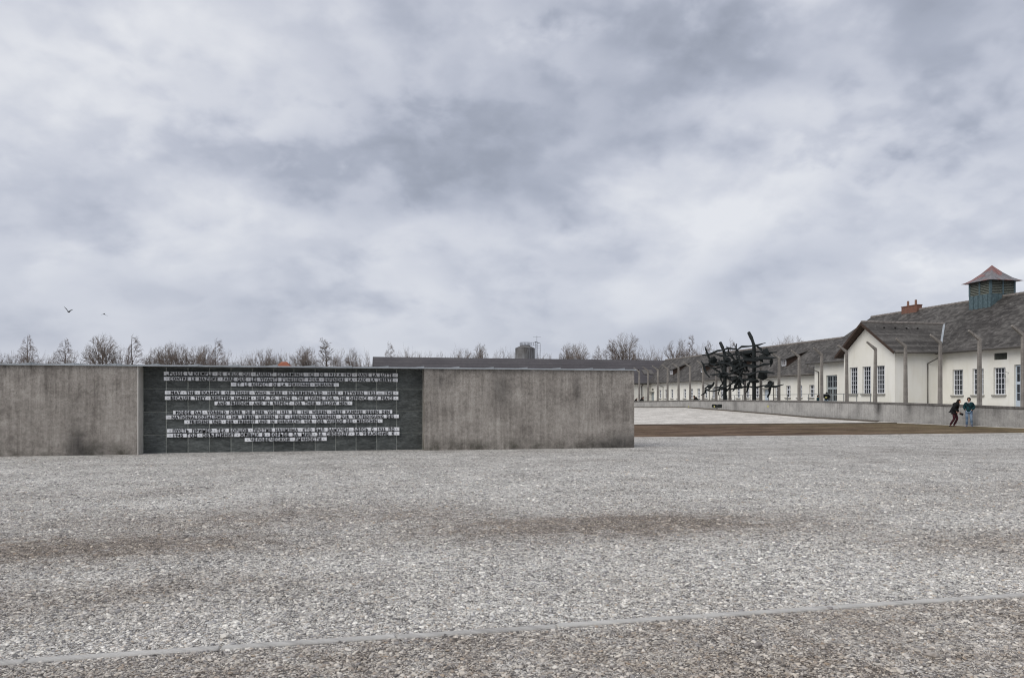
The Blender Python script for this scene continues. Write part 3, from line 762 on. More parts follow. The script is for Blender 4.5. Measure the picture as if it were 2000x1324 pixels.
# dark relief plates with a yellow tag, and a second yellow tag
sA, dA = at_w(1391.5, PW); sB, dB = at_w(1400, PW); sC, dC = at_w(1401.5, PW); sD, dD = at_w(1410, PW)
rel = thing('relief_plate', 'pair of small dark relief plates on the low wall, left of the sculpture', 'plaque', (PW - .002, (sA + sD) / 2, 0))
for (s0_, s1_) in ((sB, sA), (sD, sC)):
    zt, zb = zy(789.5, dC), zy(795.8, dC)
    mb = MB(); yo = (sA + sD) / 2
    mb.box(-.03, 0, s0_ - yo, s1_ - yo, zb, zt)
    nn = 5
    for i in range(nn):
        c = s0_ - yo + (s1_ - s0_) * (i + .5) / nn; hgt = rng.uniform(.25, .5) * (zt - zb)
        mb.box(-.07, -.028, c - .1, c + .1, zb + .03 + rng.uniform(0, .1), zb + .03 + hgt + .1)
        mb.tube([(-.05, c - .15, zt - .05), (-.06, c + .15, zb + .08)], .025, 5)
    part('plate', mb, M['bronze'], rel)
mb = MB(); mb.tube([(-.05, sC - yo + .05, zb), (-.05, sC - yo + .05, zb - .3)], .03, 6); part('bracket', mb, M['bronze'], rel)
for nm, x_, y_, sz, lab in (('yellow_sticker', 1397, 793.6, .08, 'small yellow sticker on the dark relief plates'), ('yellow_sticker', 1500, 793.4, .085, 'small yellow sticker alone on the low wall below the pale blue door'),
                            ('yellow_sticker', 1345, 794, .07, 'faint yellow sticker on the far low wall, left of the relief plates')):
    s_, d_ = at_w(x_, PW)
    mb = MB(); mb.box(-.004, 0, -sz * 1.6, sz * 1.6, -sz, sz)
    o = part(nm, mb, M['yellow'], None, (PW - (.10 if x_ == 1397 else .004), s_, zy(y_, d_))); tag(o, lab, 'sticker')

# ------------------------------------------------------------------ fence posts with bent arms
FW = 39.93
post_px = [1999, 1913, 1836, 1769, 1709, 1654, 1604.6, 1561, 1521, 1486, 1455, 1426, 1398.7, 1373, 1348, 1325.6, 1303.7, 1284.6, 1265.6, 1248.5]
mbp = MB()
H = 4.0
def quadring(h, hx, hy, cx=0): return [(cx - hx, -hy, h), (cx + hx, -hy, h), (cx + hx, hy, h), (cx - hx, hy, h)]
p_ = quadring(-.3, .125, .105) + quadring(H + .86, .085, .075); mbp.hexa(p_)
me_shaft = mbp.mesh('shaft', M['post'])
mba = MB()
top = H + .86
mba.hexa([(-.085, -.074, top - .10), (.0845, -.074, top + .03), (.0845, .074, top + .03), (-.085, .074, top - .10),
          (-.80, -.055, top + .46), (-.76, -.055, top + .56), (-.76, .055, top + .56), (-.80, .055, top + .46)])
me_arm = mba.mesh('arm', M['post'])
place_txt = ['at the right edge of the picture', 'just right of the walking couple', 'in front of the downpipe beside the gable', 'right of the three tall gable windows', 'between the second and third gable window',
             'at the left corner of the gable', 'just left of the person with the yellow patch', 'between the gabled block and the sculpture', 'beside the pale blue door', 'just right of the right sculpture post',
             'behind the middle of the sculpture', 'just right of the left sculpture post', 'behind the left side of the sculpture', 'just left of the sculpture', 'before the first long-wing windows left of the sculpture']
zg = 0.7
for i, x_ in enumerate(post_px):
    s_, d_ = at_w(x_, FW)
    if i < len(place_txt): lab = 'bent concrete fence post ' + place_txt[i]
    else: lab = 'distant bent concrete fence post, %s from the right end of the memorial wall' % ORD[len(post_px) - 1 - i]
    t_ = thing('fence_post', lab, 'fence post', (FW, s_, zg), (rng.uniform(-.006, .006), rng.uniform(-.006, .006), rng.uniform(-.05, .05)), 'bent concrete fence posts behind the low wall')
    link('shaft', me_shaft, t_); link('arm', me_arm, t_)

# thin steel railing between fence and museum
rw = 42.0
s_a, s_b = at_w(1700, rw)[0], at_w(1392, rw)[0]
rail = thing('railing', 'thin grey steel railing on slim posts in front of the museum windows', 'railing', (rw, s_a, zg))
for zr in (1.47, 0.8):
    mb = MB(); mb.tube([(0, 0, zr), (0, s_b - s_a, zr)], .022 if zr > 1 else .012, 6); part('rail', mb, M['steel'], rail)
me_rp = MB(); me_rp.tube([(0, 0, -.05), (0, 0, 1.47)], .035, 6); me_rp = me_rp.mesh('railing_post', M['steel'])
q = s_a
while q <= s_b + .1:
    link('railing_post', me_rp, rail, (0, q - s_a, 0)); q += (s_b - s_a) / 16

# ------------------------------------------------------------------ dark openwork sculpture (plain stand-in): bars and plates tangled between two leaning posts
SW = 38.75
sP = [at_w(1416, SW)[0], at_w(1473, SW)[0]]
sc_c = sum(sP) / 2
sculp = thing('sculpture', 'large dark metal openwork sculpture of tangled bars held between two tall posts', 'sculpture', (SW, sc_c, 0.7))
for s_, zt in ((sP[0], 7.65), (sP[1], 8.2)):
    y = s_ - sc_c
    mb = MB(); zt -= .7
    lean = 1.0
    mb.tube([(0, y - .0, -.2), (0, y, 2), (0, y + .02, zt - 1.4), (0, y + lean * .55, zt - .5), (0, y + lean, zt)], [.20, .19, .18, .18, .16], 9)
    part('sculpture_post', mb, M['bronze'], sculp)
sr = random.Random(23)
def jag(p, q, r, n=5, amp=.15):
    p = Vector(p); q = Vector(q); pts = []; rad = []
    for i in range(n + 1):
        f = i / n; c = p.lerp(q, f)
        if 0 < i < n: c += Vector((sr.uniform(-amp, amp), sr.uniform(-amp, amp), sr.uniform(-amp, amp)))
        pts.append(c); rad.append(r * (1.25 if i % 2 == 0 else .75) * sr.uniform(.75, 1.2))
    rad[0] *= .5; rad[-1] *= .4
    return pts, rad
yl, yr = -8.2 , 7.9   # +y is farther away, which is the left of the picture
for k in range(11):
    z0 = 2.2 + 3.9 * (k + .5) / 11; a = sr.uniform(3.5, 8.0); b = -sr.uniform(3.5, 8.0)
    if k in (7, 9): a = 7.8
    if k in (3, 8): b = -7.4
    x0 = sr.uniform(-.6, .6)
    pts, rad = jag((x0, a, z0 + sr.uniform(-.5, .5)), (sr.uniform(-.6, .6), b, z0 + sr.uniform(-.5, .6)), sr.uniform(.07, .12), 9, .22)
    mb = MB(); mb.tube(pts, rad, 6); part('bar', mb, M['bronze'], sculp)
for k in range(30):
    y0 = sr.gauss(0, 3.8); z0 = sr.uniform(2.2, 5.6); ang = sr.uniform(.35, 1.3) * sr.choice((-1, 1)); L = sr.uniform(1.2, 2.8)
    y0 = max(-6.4, min(6.4, y0))
    pts, rad = jag((sr.uniform(-.5, .5), y0, z0), (sr.uniform(-.5, .5), y0 + L * math.cos(ang), z0 + L * math.sin(ang) * .8), sr.uniform(.08, .15), 4, .14)
    mb = MB(); mb.tube(pts, rad, 6); part('bar', mb, M['bronze'], sculp)
for k in range(22):
    y0 = max(-5.6, min(5.8, sr.gauss(0, 3.3))); z0 = sr.uniform(2.3, 5.6)
    bm = bmesh.new(); bmesh.ops.create_icosphere(bm, subdivisions=1, radius=1.0)
    sx, sy, sz = sr.uniform(.15, .3), sr.uniform(.3, .75), sr.uniform(.2, .42)
    rot = Matrix.Rotation(sr.uniform(-1.2, 1.2), 3, 'X')
    for v in bm.verts:
        v.co = v.co * sr.uniform(.8, 1.2); v.co.x *= sx; v.co.y *= sy; v.co.z *= sz; v.co = rot @ v.co + Vector((sr.uniform(-.35, .35), y0, z0))
    me = bpy.data.meshes.new('plate'); bm.to_mesh(me); bm.free(); me.materials.append(M['bronze'])
    link('faceted_plate', me, sculp)

# ------------------------------------------------------------------ museum buildings
def facade(mb, w, s0, s1, z0, z1, openings, dep=.28, nx=-1):
    """wall plane at x = w facing -x, with real openings (sa, sb, za, zb) and reveals"""
    ss = sorted(set([s0, s1] + [v for o in openings for v in o[:2]])); zs = sorted(set([z0, z1] + [v for o in openings for v in o[2:4]]))
    for a, b in zip(ss, ss[1:]):
        for c, d in zip(zs, zs[1:]):
            ms, mz = (a + b) / 2, (c + d) / 2
            if any(o[0] < ms < o[1] and o[2] < mz < o[3] for o in openings): continue
            mb.poly([(w, a, c), (w, b, c), (w, b, d), (w, a, d)])
    for o in openings:
        a, b, c, d = o[:4]; e = w + dep
        mb.poly([(w, a, c), (e, a, c), (e, a, d), (w, a, d)]); mb.poly([(w, b, c), (e, b, c), (e, b, d), (w, b, d)])
        mb.poly([(w, a, d), (e, a, d), (e, b, d), (w, b, d)]); mb.poly([(w, a, c), (e, a, c), (e, b, c), (w, b, c)])
def window_meshes(wd, ht, cols, rows, bar=.03, fr=.055, transom=None):
    f = MB(); x0, x1 = -.03, .03
    f.box(x0, x1, -wd / 2, -wd / 2 + fr, 0, ht); f.box(x0, x1, wd / 2 - fr, wd / 2, 0, ht)
    f.box(x0, x1, -wd / 2 + fr, wd / 2 - fr, 0, fr); f.box(x0, x1, -wd / 2 + fr, wd / 2 - fr, ht - fr, ht)
    zs = [ht * r / rows for r in range(1, rows)] if transom is None else transom
    for z in zs:
        hb = bar * (1.0 if transom is None or z != transom[-1] else 2.2)
        f.box(x0 + .012, x1 - .012, -wd / 2 + fr, wd / 2 - fr, z - hb / 2, z + hb / 2)
    for c in range(1, cols):
        y = -wd / 2 + wd * c / cols
        bb = bar * (1.8 if cols == 2 else 1.0)
        f.box(x0 + .008, x1 - .008, y - bb / 2, y + bb / 2, fr, ht - fr)
    g_ = MB(); g_.poly([(.02, -wd / 2 + .01, .01), (.02, wd / 2 - .01, .01), (.02, wd / 2 - .01, ht - .01), (.02, -wd / 2 + .01, ht - .01)])
    s_ = MB(); s_.box(-.34, -.02, -wd / 2 - .10, wd / 2 + .10, -.13, -.012)
    return f.mesh('window', M['white']), g_.mesh('pane', M['glass']), s_.mesh('window_sill', M['stone_trim'])
def put_window(meshes, parent, off, w, s, z, sill=True, label=None):
    fo = link('window', meshes[0], parent, (w + .20 - off[0], s - off[1], z - off[2]))
    link('pane', meshes[1], fo)
    if sill: link('window_sill', meshes[2], fo)
    if label: fo['label'] = label
    return fo
def downpipe(parent, off, pts, r=.055):
    mb = MB(); mb.tube([(p[0] - off[0], p[1] - off[1], p[2] - off[2]) for p in pts], r, 8)
    return smooth(part('downpipe', mb, M['gutter'], parent))
def P(off, pts): return [(p[0] - off[0], p[1] - off[1], p[2] - off[2]) for p in pts]

# ---- near block with projecting gable
BW, GW, RW_ = 50.76, 46.1, 57.2
ES, EZ, RZ = 50.1, 5.78, 10.8
off = (BW, 52, 0.7)
near = thing('museum_hall', 'tall cream plastered hall with a projecting gable, grey tiled roof and a louvred roof turret', 'building', off)
wins_near = [at_w(x, BW)[0] for x in (1870.5, 1910, 1952)]
op = [(s - .565, s + .565, 2.06, 4.2) for s in wins_near]
sd = at_w(1997, BW)[0]; op.append((sd - .75, sd + .75, .7, 4.35))
sd2 = at_w(1624, BW)[0]; op.append((sd2 - .93, sd2 + .93, .7, 4.28))
for s in (33, 36.5, 40, 43.5, 47): op.append((s - .565, s + .565, 2.06, 4.2))
sv, dv_ = at_w(1954, BW); op.append((sv - .62, sv + .62, 4.82, 5.35))
mb = MB(); facade(mb, BW, 28.5, 75.2, .2, 5.95, op)
mb.poly([(BW, 75.2, .2), (63.7, 75.2, .2), (63.7, 75.2, 5.9), (57.2, 75.2, 10.5), (BW, 75.2, 5.95)])
mb.poly([(BW, 28.5, .2), (63.7, 28.5, .2), (63.7, 28.5, 5.9), (57.2, 28.5, 10.5), (BW, 28.5, 5.95)])
mb.poly([(63.7, 28.5, .2), (63.7, 75.2, .2), (63.7, 75.2, 5.9), (63.7, 28.5, 5.9)])
mb.v = P(off, mb.v); part('wall', mb, M['plaster'], near)
# gable projection walls
gc = 60.3; g0, g1 = 56.9, 63.7
gwins = [at_w(x, GW)[0] for x in (1667, 1692.5, 1719)]
opg = [(s - .57, s + .57, 2.2, 4.65) for s in gwins]
mb = MB(); facade(mb, GW, g0, g1, .2, 5.9, opg)
gr = 8.6
mb.poly([(GW, g0, 5.9), (GW, g1, 5.9), (GW, gc, gr - .25)])
mb.poly([(GW, g0, .2), (BW - .002, g0, .2), (BW - .002, g0, 5.85), (GW, g0, 5.9)]); mb.poly([(GW, g1, .2), (BW - .002, g1, .2), (BW - .002, g1, 5.85), (GW, g1, 5.9)])
mb.v = P(off, mb.v); part('gable_wall', mb, M['plaster'], near)
wm = window_meshes(1.13, 2.14, 4, 5); wg = window_meshes(1.14, 2.45, 4, 6)
for s in wins_near + [33, 36.5, 40, 43.5, 47]: put_window(wm, near, off, BW, s, 2.06)
for s in gwins: put_window(wg, near, off, GW, s, 2.2)
# doors
def door(parent, off, w, s, z0, wd, ht, mat, lights=True, canopy=False):
    mb = MB(); y0, y1 = -wd / 2, wd / 2; tz = ht * .62
    mb.box(0, .06, y0, y0 + .09, 0, ht); mb.box(0, .06, y1 - .09, y1, 0, ht); mb.box(0, .06, y0 + .09, y1 - .09, ht - .1, ht); mb.box(0, .06, y0 + .09, y1 - .09, tz - .11, tz + .11)
    mb.box(.001, .059, -.07, .07, 0, tz - .11); mb.box(.001, .059, -.06, .06, tz + .11, ht - .1)
    for sg in (-1, 1):
        c = sg * wd / 4
        mb.box(.012, .05, c - .012, c + .012, .9, tz - .11); mb.box(.012, .05, c - .012, c + .012, tz + .11, ht - .1)
        mb.box(.014, .048, c - wd / 4 + .07, c + wd / 4 - .07, 1.45, 1.49)
        mb.box(.014, .048, c - wd / 4 + .07, c + wd / 4 - .07, tz + .52 * (ht - tz), tz + .52 * (ht - tz) + .04)
        mb.box(.006, .054, c - wd / 4 + .07, c + wd / 4 - .07, 0, .9)
    d = part('door', mb, mat, parent, (w + .16 - off[0], s - off[1], z0 - off[2]))
    g_ = MB(); g_.poly([(.045, y0 + .02, .8), (.045, y1 - .02, .8), (.045, y1 - .02, ht - .02), (.045, y0 + .02, ht - .02)]); part('pane', g_, M['glass'], d)
    h = MB(); h.tube([(-.05, .10, 1.05), (-.05, .22, 1.05)], .015, 6); part('handle', h, M['steel'], d)
    return d
door(near, off, BW, sd, .7, 1.5, 3.62, M['door'])['label'] = 'pale blue panelled door with glazed top at the right end'
door(near, off, BW, sd2, .7, 1.86, 3.55, M['door_grey'])['label'] = 'grey double door with glazed transom left of the gable'
mb = MB(); mb.box(.12, .20, sv - .6 - off[1], sv + .6 - off[1], 4.84 - .7, 5.33 - .7); vent = part('vent_grille', mb, M['dark'], near)
for k in range(6):
    mb = MB(); z_ = 4.88 + .08 * k - .7; mb.hexa([(.05, sv - .6 - off[1], z_), (.11, sv - .6 - off[1], z_ + .03), (.11, sv + .6 - off[1], z_ + .03), (.05, sv + .6 - off[1], z_),
                                                  (.05, sv - .6 - off[1], z_ + .015), (.11, sv - .6 - off[1], z_ + .045), (.11, sv + .6 - off[1], z_ + .045), (.05, sv + .6 - off[1], z_ + .015)])
    part('slat', mb, M['louver'], vent)
# roof: front slope, back slope as tiled slabs; brown board soffit
RS = 75.65
mb = MB()
mb.slab(P(off, [(ES, 28, EZ), (RW_, 28.4, RZ), (RW_, 74.3, RZ), (ES, RS, EZ)]), .16)
mb.slab(P(off, [(RW_ + .001, 28.4, RZ), (64.3, 28, EZ), (64.3, RS, EZ), (RW_ + .001, 74.3, RZ)]), .16)
roof = part('roof', mb, M['roof'], near)
e2 = gr; ge0, ge1 = gc - 3.98, gc + 3.98
xr = ES + (gr - EZ) / ((RZ - EZ) / (RW_ - ES))
mb = MB()
mb.slab(P(off, [(GW - .55, ge0, EZ), (ES, ge0, EZ + .02), (xr, gc, gr + .02), (GW - .75, gc, gr)]), .14)
mb.slab(P(off, [(GW - .55, ge1, EZ), (GW - .75, gc + .002, gr), (xr, gc + .002, gr + .02), (ES, ge1, EZ + .02)]), .14)
part('gable_roof', mb, M['roof'], near)
mb = MB()
mb.slab(P(off, [(ES + .05, 28.2, EZ - .165), (BW + .3, 28.2, EZ + .25), (BW + .3, 75.5, EZ + .25), (ES + .05, 75.5, EZ - .165)]), .05)
mb.slab(P(off, [(GW - .52, ge0 + .04, EZ - .12), (GW + .05, ge0 + .04, EZ - .12), (GW + .05, gc, gr - .15), (GW - .70, gc, gr - .15)]), .06)
mb.slab(P(off, [(GW - .52, ge1 - .04, EZ - .12), (GW - .70, gc, gr - .15), (GW + .05, gc, gr - .15), (GW + .05, ge1 - .04, EZ - .12)]), .06)
part('soffit', mb, M['soffit'], near)
for sg, ge in ((-1, ge0), (1, ge1)):       # bargeboards
    mb = MB(); a0 = (GW - .56, ge, EZ - .02); a1 = (GW - .76, gc, gr - .02)
    mb.hexa(P(off, [(a0[0] - .04, a0[1], a0[2] - .24), (a0[0], a0[1], a0[2] - .24), (a1[0], a1[1], a1[2] - .26), (a1[0] - .04, a1[1], a1[2] - .26),
                    (a0[0] - .04, a0[1], a0[2]), (a0[0], a0[1], a0[2]), (a1[0], a1[1], a1[2]), (a1[0] - .04, a1[1], a1[2])]))
    part('bargeboard', mb, M['soffit'], near)
# gutters
def gutter(parent, off, a, b, r=.11):
    mb = MB(); mb.tube(P(off, [a, b]), r, 8); return smooth(part('gutter', mb, M['gutter'], parent))
gutter(near, off, (ES - .09, 28, EZ - .12), (ES - .09, ge0 - .1, EZ - .12)); gutter(near, off, (ES - .09, ge1 + .1, EZ - .12), (ES - .09, RS, EZ - .12))
gutter(near, off, (GW - .5, ge0 - .09, EZ - .10), (ES, ge0 - .09, EZ - .10)); gutter(near, off, (GW - .5, ge1 + .09, EZ - .10), (ES, ge1 + .09, EZ - .10))
def strip3(name, mat, parent, off, a, b, wid, th=.03):
    a = Vector(a); b = Vector(b); t_ = (b - a).normalized(); sd_ = t_.cross(Vector((0, 0, 1))).normalized() * wid / 2
    mb = MB(); mb.slab(P(off, [a - sd_, b - sd_, b + sd_, a + sd_]), th); return part(name, mb, mat, parent)
strip3('valley_flashing', M['zinc'], near, off, (ES - .02, ge0 - .02, EZ + .10), (xr, gc, gr + .11), .17)
strip3('valley_flashing', M['zinc'], near, off, (ES - .02, ge1 + .02, EZ + .10), (xr, gc, gr + .11), .17)
# ridge tiles
def ridge(parent, off, a, b, step=.42):
    a = Vector(a); b = Vector(b); n = int((b - a).length / step)
    me = MB(); me.tube([(0, 0, 0), (0, step * .98, .015)], [.13, .145], 6); me = me.mesh('ridge_tile', M['ridge'])
    ang = math.atan2(-(b - a).x, (b - a).y)
    for i in range(n):
        p = a.lerp(b, i / n); link('ridge_tile', me, parent, (p.x - off[0], p.y - off[1], p.z - off[2]), (0, 0, ang))
ridge(near, off, (RW_, 46, RZ + .0), (RW_, 74.3, RZ + .0)); ridge(near, off, (GW - .7, gc, gr + .0), (xr, gc, gr + .0))
# downpipes
sx = at_s(1811, g0)[0]
downpipe(near, off, [(ES - .1, ge0 - .15, EZ - .15), (ES - .1, ge0 - .12, EZ - .45), (sx, g0 - .07, EZ - 1.0), (sx, g0 - .07, .7)])
s6 = at_w(1600, BW)[0]
downpipe(near, off, [(ES - .09, s6 + 1.1, EZ - .15), (ES - .09, s6 + 1.0, EZ - .5), (BW - .08, s6, EZ - 1.1), (BW - .08, s6, .7)])
# wall lamp
sl, dl = at_w(1970, BW); mb = MB()
mb.tube(P(off, [(BW, sl, 3.75), (BW - .35, sl, 3.85), (BW - .42, sl - .05, 3.6)]), .02, 6); mb.tube(P(off, [(BW - .42, sl - .05, 3.62), (BW - .42, sl - .05, 3.35)]), [.06, .1], 8); part('wall_lamp', mb, M['steel'], near)
# turret
TW0, TW1, TS0, TS1 = 55.85, 58.5, 56.95, 59.35
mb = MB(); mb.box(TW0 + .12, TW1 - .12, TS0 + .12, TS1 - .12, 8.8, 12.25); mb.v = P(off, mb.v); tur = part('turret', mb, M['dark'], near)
tl = Matrix.Translation((0, 0, 0))
nb_ = 9
for face in range(4):
    L = (TS1 - TS0) if face % 2 == 0 else (TW1 - TW0)
    for k in range(nb_):
        u0, u1 = L * k / nb_ + .008, L * (k + 1) / nb_ - .008; e = .16 * (k % 2)
        mb = MB()
        if face == 0: mb.box(TW0 - e * .4, TW0 + .1, TS0 + u0, TS0 + u1, 8.9, 11.02)
        if face == 1: mb.box(TW0 + u0, TW0 + u1, TS0 - e * .4, TS0 + .1, 8.9, 11.02)
        if face == 2: mb.box(TW1 - .1, TW1 + e * .4, TS0 + u0, TS0 + u1, 8.9, 11.02)
        if face == 3: mb.box(TW0 + u0, TW0 + u1, TS1 - .1, TS1 + e * .4, 8.9, 11.02)
        mb.v = P(off, mb.v); part('board', mb, M['turret'], tur)
    for k in range(3):
        c = L * k / 2; c = min(max(c, .08), L - .08); mb = MB()
        if face == 0: mb.box(TW0 - .02, TW0 + .11, TS0 + c - .08, TS0 + c + .08, 11.03, 12.25)
        if face == 1: mb.box(TW0 + c - .08, TW0 + c + .08, TS0 - .021, TS0 + .11, 11.03, 12.25)
        if face == 2: mb.box(TW1 - .11, TW1 + .022, TS0 + c - .08, TS0 + c + .08, 11.03, 12.25)
        if face == 3: mb.box(TW0 + c - .08, TW0 + c + .08, TS1 - .11, TS1 + .023, 11.03, 12.25)
        mb.v = P(off, mb.v); part('corner_board', mb, M['turret'], tur)
    for k in range(8):
        z_ = 11.08 + k * .145; mb = MB()
        if face == 0: p = [(TW0 + .0, TS0 + .1, z_), (TW0 + .1, TS0 + .1, z_ + .09), (TW0 + .1, TS1 - .1, z_ + .09), (TW0 + .0, TS1 - .1, z_)]
        if face == 1: p = [(TW0 + .1, TS0 + .0, z_), (TW1 - .1, TS0 + .0, z_), (TW1 - .1, TS0 + .1, z_ + .09), (TW0 + .1, TS0 + .1, z_ + .09)]
        if face == 2: p = [(TW1 - .0, TS0 + .1, z_), (TW1 - .1, TS0 + .1, z_ + .09), (TW1 - .1, TS1 - .1, z_ + .09), (TW1 - .0, TS1 - .1, z_)]
        if face == 3: p = [(TW0 + .1, TS1 - .0, z_), (TW1 - .1, TS1 - .0, z_), (TW1 - .1, TS1 - .1, z_ + .09), (TW0 + .1, TS1 - .1, z_ + .09)]
        mb.slab(p, .035); mb.v = P(off, mb.v); part('louver', mb, M['louver'], tur)
mb = MB(); ov = .42; cx, cy = (TW0 + TW1) / 2, (TS0 + TS1) / 2
prof_ = [(1.0, 12.20), (.86, 12.30), (.66, 12.52), (.34, 13.05), (.0, 13.78)]
hx, hy = (TW1 - TW0) / 2 + ov, (TS1 - TS0) / 2 + ov
rings = [[(cx - hx * f, cy - hy * f, z), (cx + hx * f, cy - hy * f, z), (cx + hx * f, cy + hy * f, z), (cx - hx * f, cy + hy * f, z)] for f, z in prof_[:-1]]
vs = [p for r_ in rings for p in r_] + [(cx, cy, prof_[-1][1])]; fs = [(3, 2, 1, 0)]
for i in range(len(rings) - 1):
    for k in range(4): fs.append((i * 4 + k, i * 4 + (k + 1) % 4, i * 4 + 4 + (k + 1) % 4, i * 4 + 4 + k))
n_ = (len(rings) - 1) * 4
for k in range(4): fs.append((n_ + k, n_ + (k + 1) % 4, n_ + 4))
mb.add(vs, fs); mb.v = P(off, mb.v); part('turret_roof', mb, M['turret_roof'], near)
for face in range(4):
    for u in (-.75, -.38, 0, .38, .75, 1.0):
        pts = []
        for f, z in prof_[:-1] + [(.02, 13.70)]:
            lim = min(abs(u), 1.0) ; uu = u
            if f < abs(u) and abs(u) < 1.0: 
                pts.append(None); continue
            a = uu if abs(u) < 1 else uu * f
            if face == 0: p = (cx - hx * f, cy + hy * a, z)
            if face == 1: p = (cx + hx * a, cy - hy * f, z)
            if face == 2: p = (cx + hx * f, cy - hy * a, z)
            if face == 3: p = (cx - hx * a, cy + hy * f, z)
            pts.append(p)
        pts = [p for p in pts if p]
        if len(pts) < 2: continue
        mb = MB(); mb.tube(P(off, pts), .02, 4); part('roof_seam', mb, M['turret_roof'], near)
# chimney
mb = MB(); c0, c1 = 67.0, 69.2; mb.box(56.85, 57.45, c0, c1, 9.6, 11.25); mb.box(56.81, 57.49, c0 - .04, c1 + .04, 11.25, 11.33); mb.v = P(off, mb.v)
ch = part('chimney', mb, M['brick'], near)
for s_ in (67.5, 68.6):
    mb = MB(); mb.tube([(57.15, s_, 11.3), (57.15, s_, 11.85)], [.12, .11], 8); mb.v = P(off, mb.v); part('chimney_pot', mb, M['pot'], ch)
for s_ in (58.3, 60.8, 62.5, 64.5):      # small vents near the gable ridge
    pass
# small roof hooks below the gable ridge
for k in range(4):
    x_ = GW + .9 + k * 1.15; mb = MB(); mb.box(x_, x_ + .12, gc - .90, gc - .80, gr - .58, gr - .48); mb.v = P(off, mb.v); part('snow_hook', mb, M['dark'], near)

# ---- long low wing
LW = 51.7; LE, LEZ, LRZ = 51.05, 4.62, 8.92
off = (LW, 76, .7)
wing = thing('museum_wing', 'long low cream wing with a row of small white windows and dormered grey roof', 'building', off)
sa, sb = at_w(1585.5, LW)[0], at_w(1289.4, LW)[0]
st_ = (sb - sa) / 18
ws = [sa + st_ * i for i in range(19) if i != 4]
op = [(s - .475, s + .475, 1.95, 3.36) for s in ws]
d1 = sa + st_ * 4; d2 = at_w(1274.5, LW)[0]
for d_ in (d1, d2): op += [(d_ - .55, d_ + .55, .7, 2.95), (d_ - .42, d_ + .42, 3.28, 3.62)]
mb = MB(); facade(mb, LW, 75.3, 123.48, .2, 4.9, op); mb.v = P(off, mb.v)
part('wall', mb, M['plaster'], wing)
ww = window_meshes(.95, 1.41, 2, 3, .045, .07, [.47, .93])
for s in ws: put_window(ww, wing, off, LW, s, 1.95)
for i, d_ in enumerate((d1, d2)):
    mb = MB(); mb.box(.1, .16, -.55, .55, 0, 2.25); mb.box(.08, .0999, -.4, -.06, .3, 2.0); mb.box(.08, .0999, .06, .4, .3, 2.0)
    dd = part('door', mb, M['door'] if i == 0 else M['door_grey'], wing, (0, d_ - off[1], 0))
    h = MB(); h.tube([(.04, -.4, 1.05), (.04, -.28, 1.05)], .015, 6); part('handle', h, M['steel'], dd)
    mb = MB(); mb.box(-.5, .0, -.8, .8, 2.30, 2.46); part('door_canopy', mb, M['stone_trim'], wing, (0, d_ - off[1], 0))
    g_ = MB(); g_.poly([(.15, -.45, 2.55), (.15, .45, 2.55), (.15, .45, 2.95), (.15, -.45, 2.95)]); part('pane', g_, M['glass'], wing, (0, d_ - off[1], 0))
mb = MB()
mb.slab(P(off, [(LE, 75.2, LEZ), (RW_, 75.2, LRZ), (RW_, 130.0, LRZ), (LE, 123.9, LEZ)]), .15)
mb.slab(P(off, [(RW_ + .001, 75.2, LRZ), (63.4, 75.2, LEZ), (63.4, 136, LEZ), (RW_ + .001, 130, LRZ)]), .15)
part('roof', mb, M['roof'], wing)
mb = MB(); mb.slab(P(off, [(LE + .04, 75.3, LEZ - .155), (LW + .2, 75.3, LEZ + .1), (LW + .2, 123.4, LEZ + .1), (LE + .04, 123.4, LEZ - .155)]), .04); part('soffit', mb, M['soffit'], wing)
gutter(wing, off, (LE - .08, 75.3, LEZ - .10), (LE - .08, 123.2, LEZ - .10), .075)
ridge(wing, off, (RW_, 75.6, LRZ), (RW_, 129.5, LRZ), .8)
for x_ in (1511.8, 1386, 1295.7):
    s_ = at_w(x_, LW)[0]; downpipe(wing, off, [(LE - .08, s_ + 1.4, LEZ - .12), (LE - .08, s_ + 1.3, LEZ - .3), (LW - .08, s_, LEZ - .75), (LW - .08, s_, .7)], .05)
pitch = (LRZ - LEZ) / (RW_ - LE)
for i, x_ in enumerate((1537, 1450, 1376, 1315)):
    wf = LE + 1.55; zf = LEZ + pitch * 1.55; s_ = at_w(x_, wf)[0]; wb_ = wf + 3.0; zb_ = LEZ + pitch * (wb_ - LE)
    ht = .92; s2 = s_ + 1.15
    dm = MB(); dm.hexa(P(off, [(wf, s_, zf - .1), (wb_, s_, zb_ - .12), (wb_, s2, zb_ - .12), (wf, s2, zf - .1), (wf, s_, zf + ht), (wb_, s_, zb_ + .0), (wb_, s2, zb_ + .0), (wf, s2, zf + ht)]))
    dmo = part('dormer', dm, M['soffit'], wing)
    r_ = MB(); r_.slab(P(off, [(wf - .3, s_ - .22, zf + ht + .02), (wb_ + .5, s_ - .22, zb_ + .17), (wb_ + .5, s2 + .22, zb_ + .17), (wf - .3, s2 + .22, zf + ht + .02)]), .1); part('dormer_roof', r_, M['roof'], dmo)
    f_ = MB(); a_, b_ = s_ + .12, s2 - .12
    for q in ((a_, a_ + .09), (b_ - .09, b_), ((a_ + b_) / 2 - .04, (a_ + b_) / 2 + .04)): f_.box(wf - .06, wf - .01, q[0], q[1], zf + .1, zf + ht - .1)
    f_.box(wf - .058, wf - .012, a_, b_, zf + .1, zf + .18); f_.box(wf - .058, wf - .012, a_, b_, zf + ht - .18, zf + ht - .1); f_.v = P(off, f_.v); part('dormer_window', f_, M['white'], dmo)

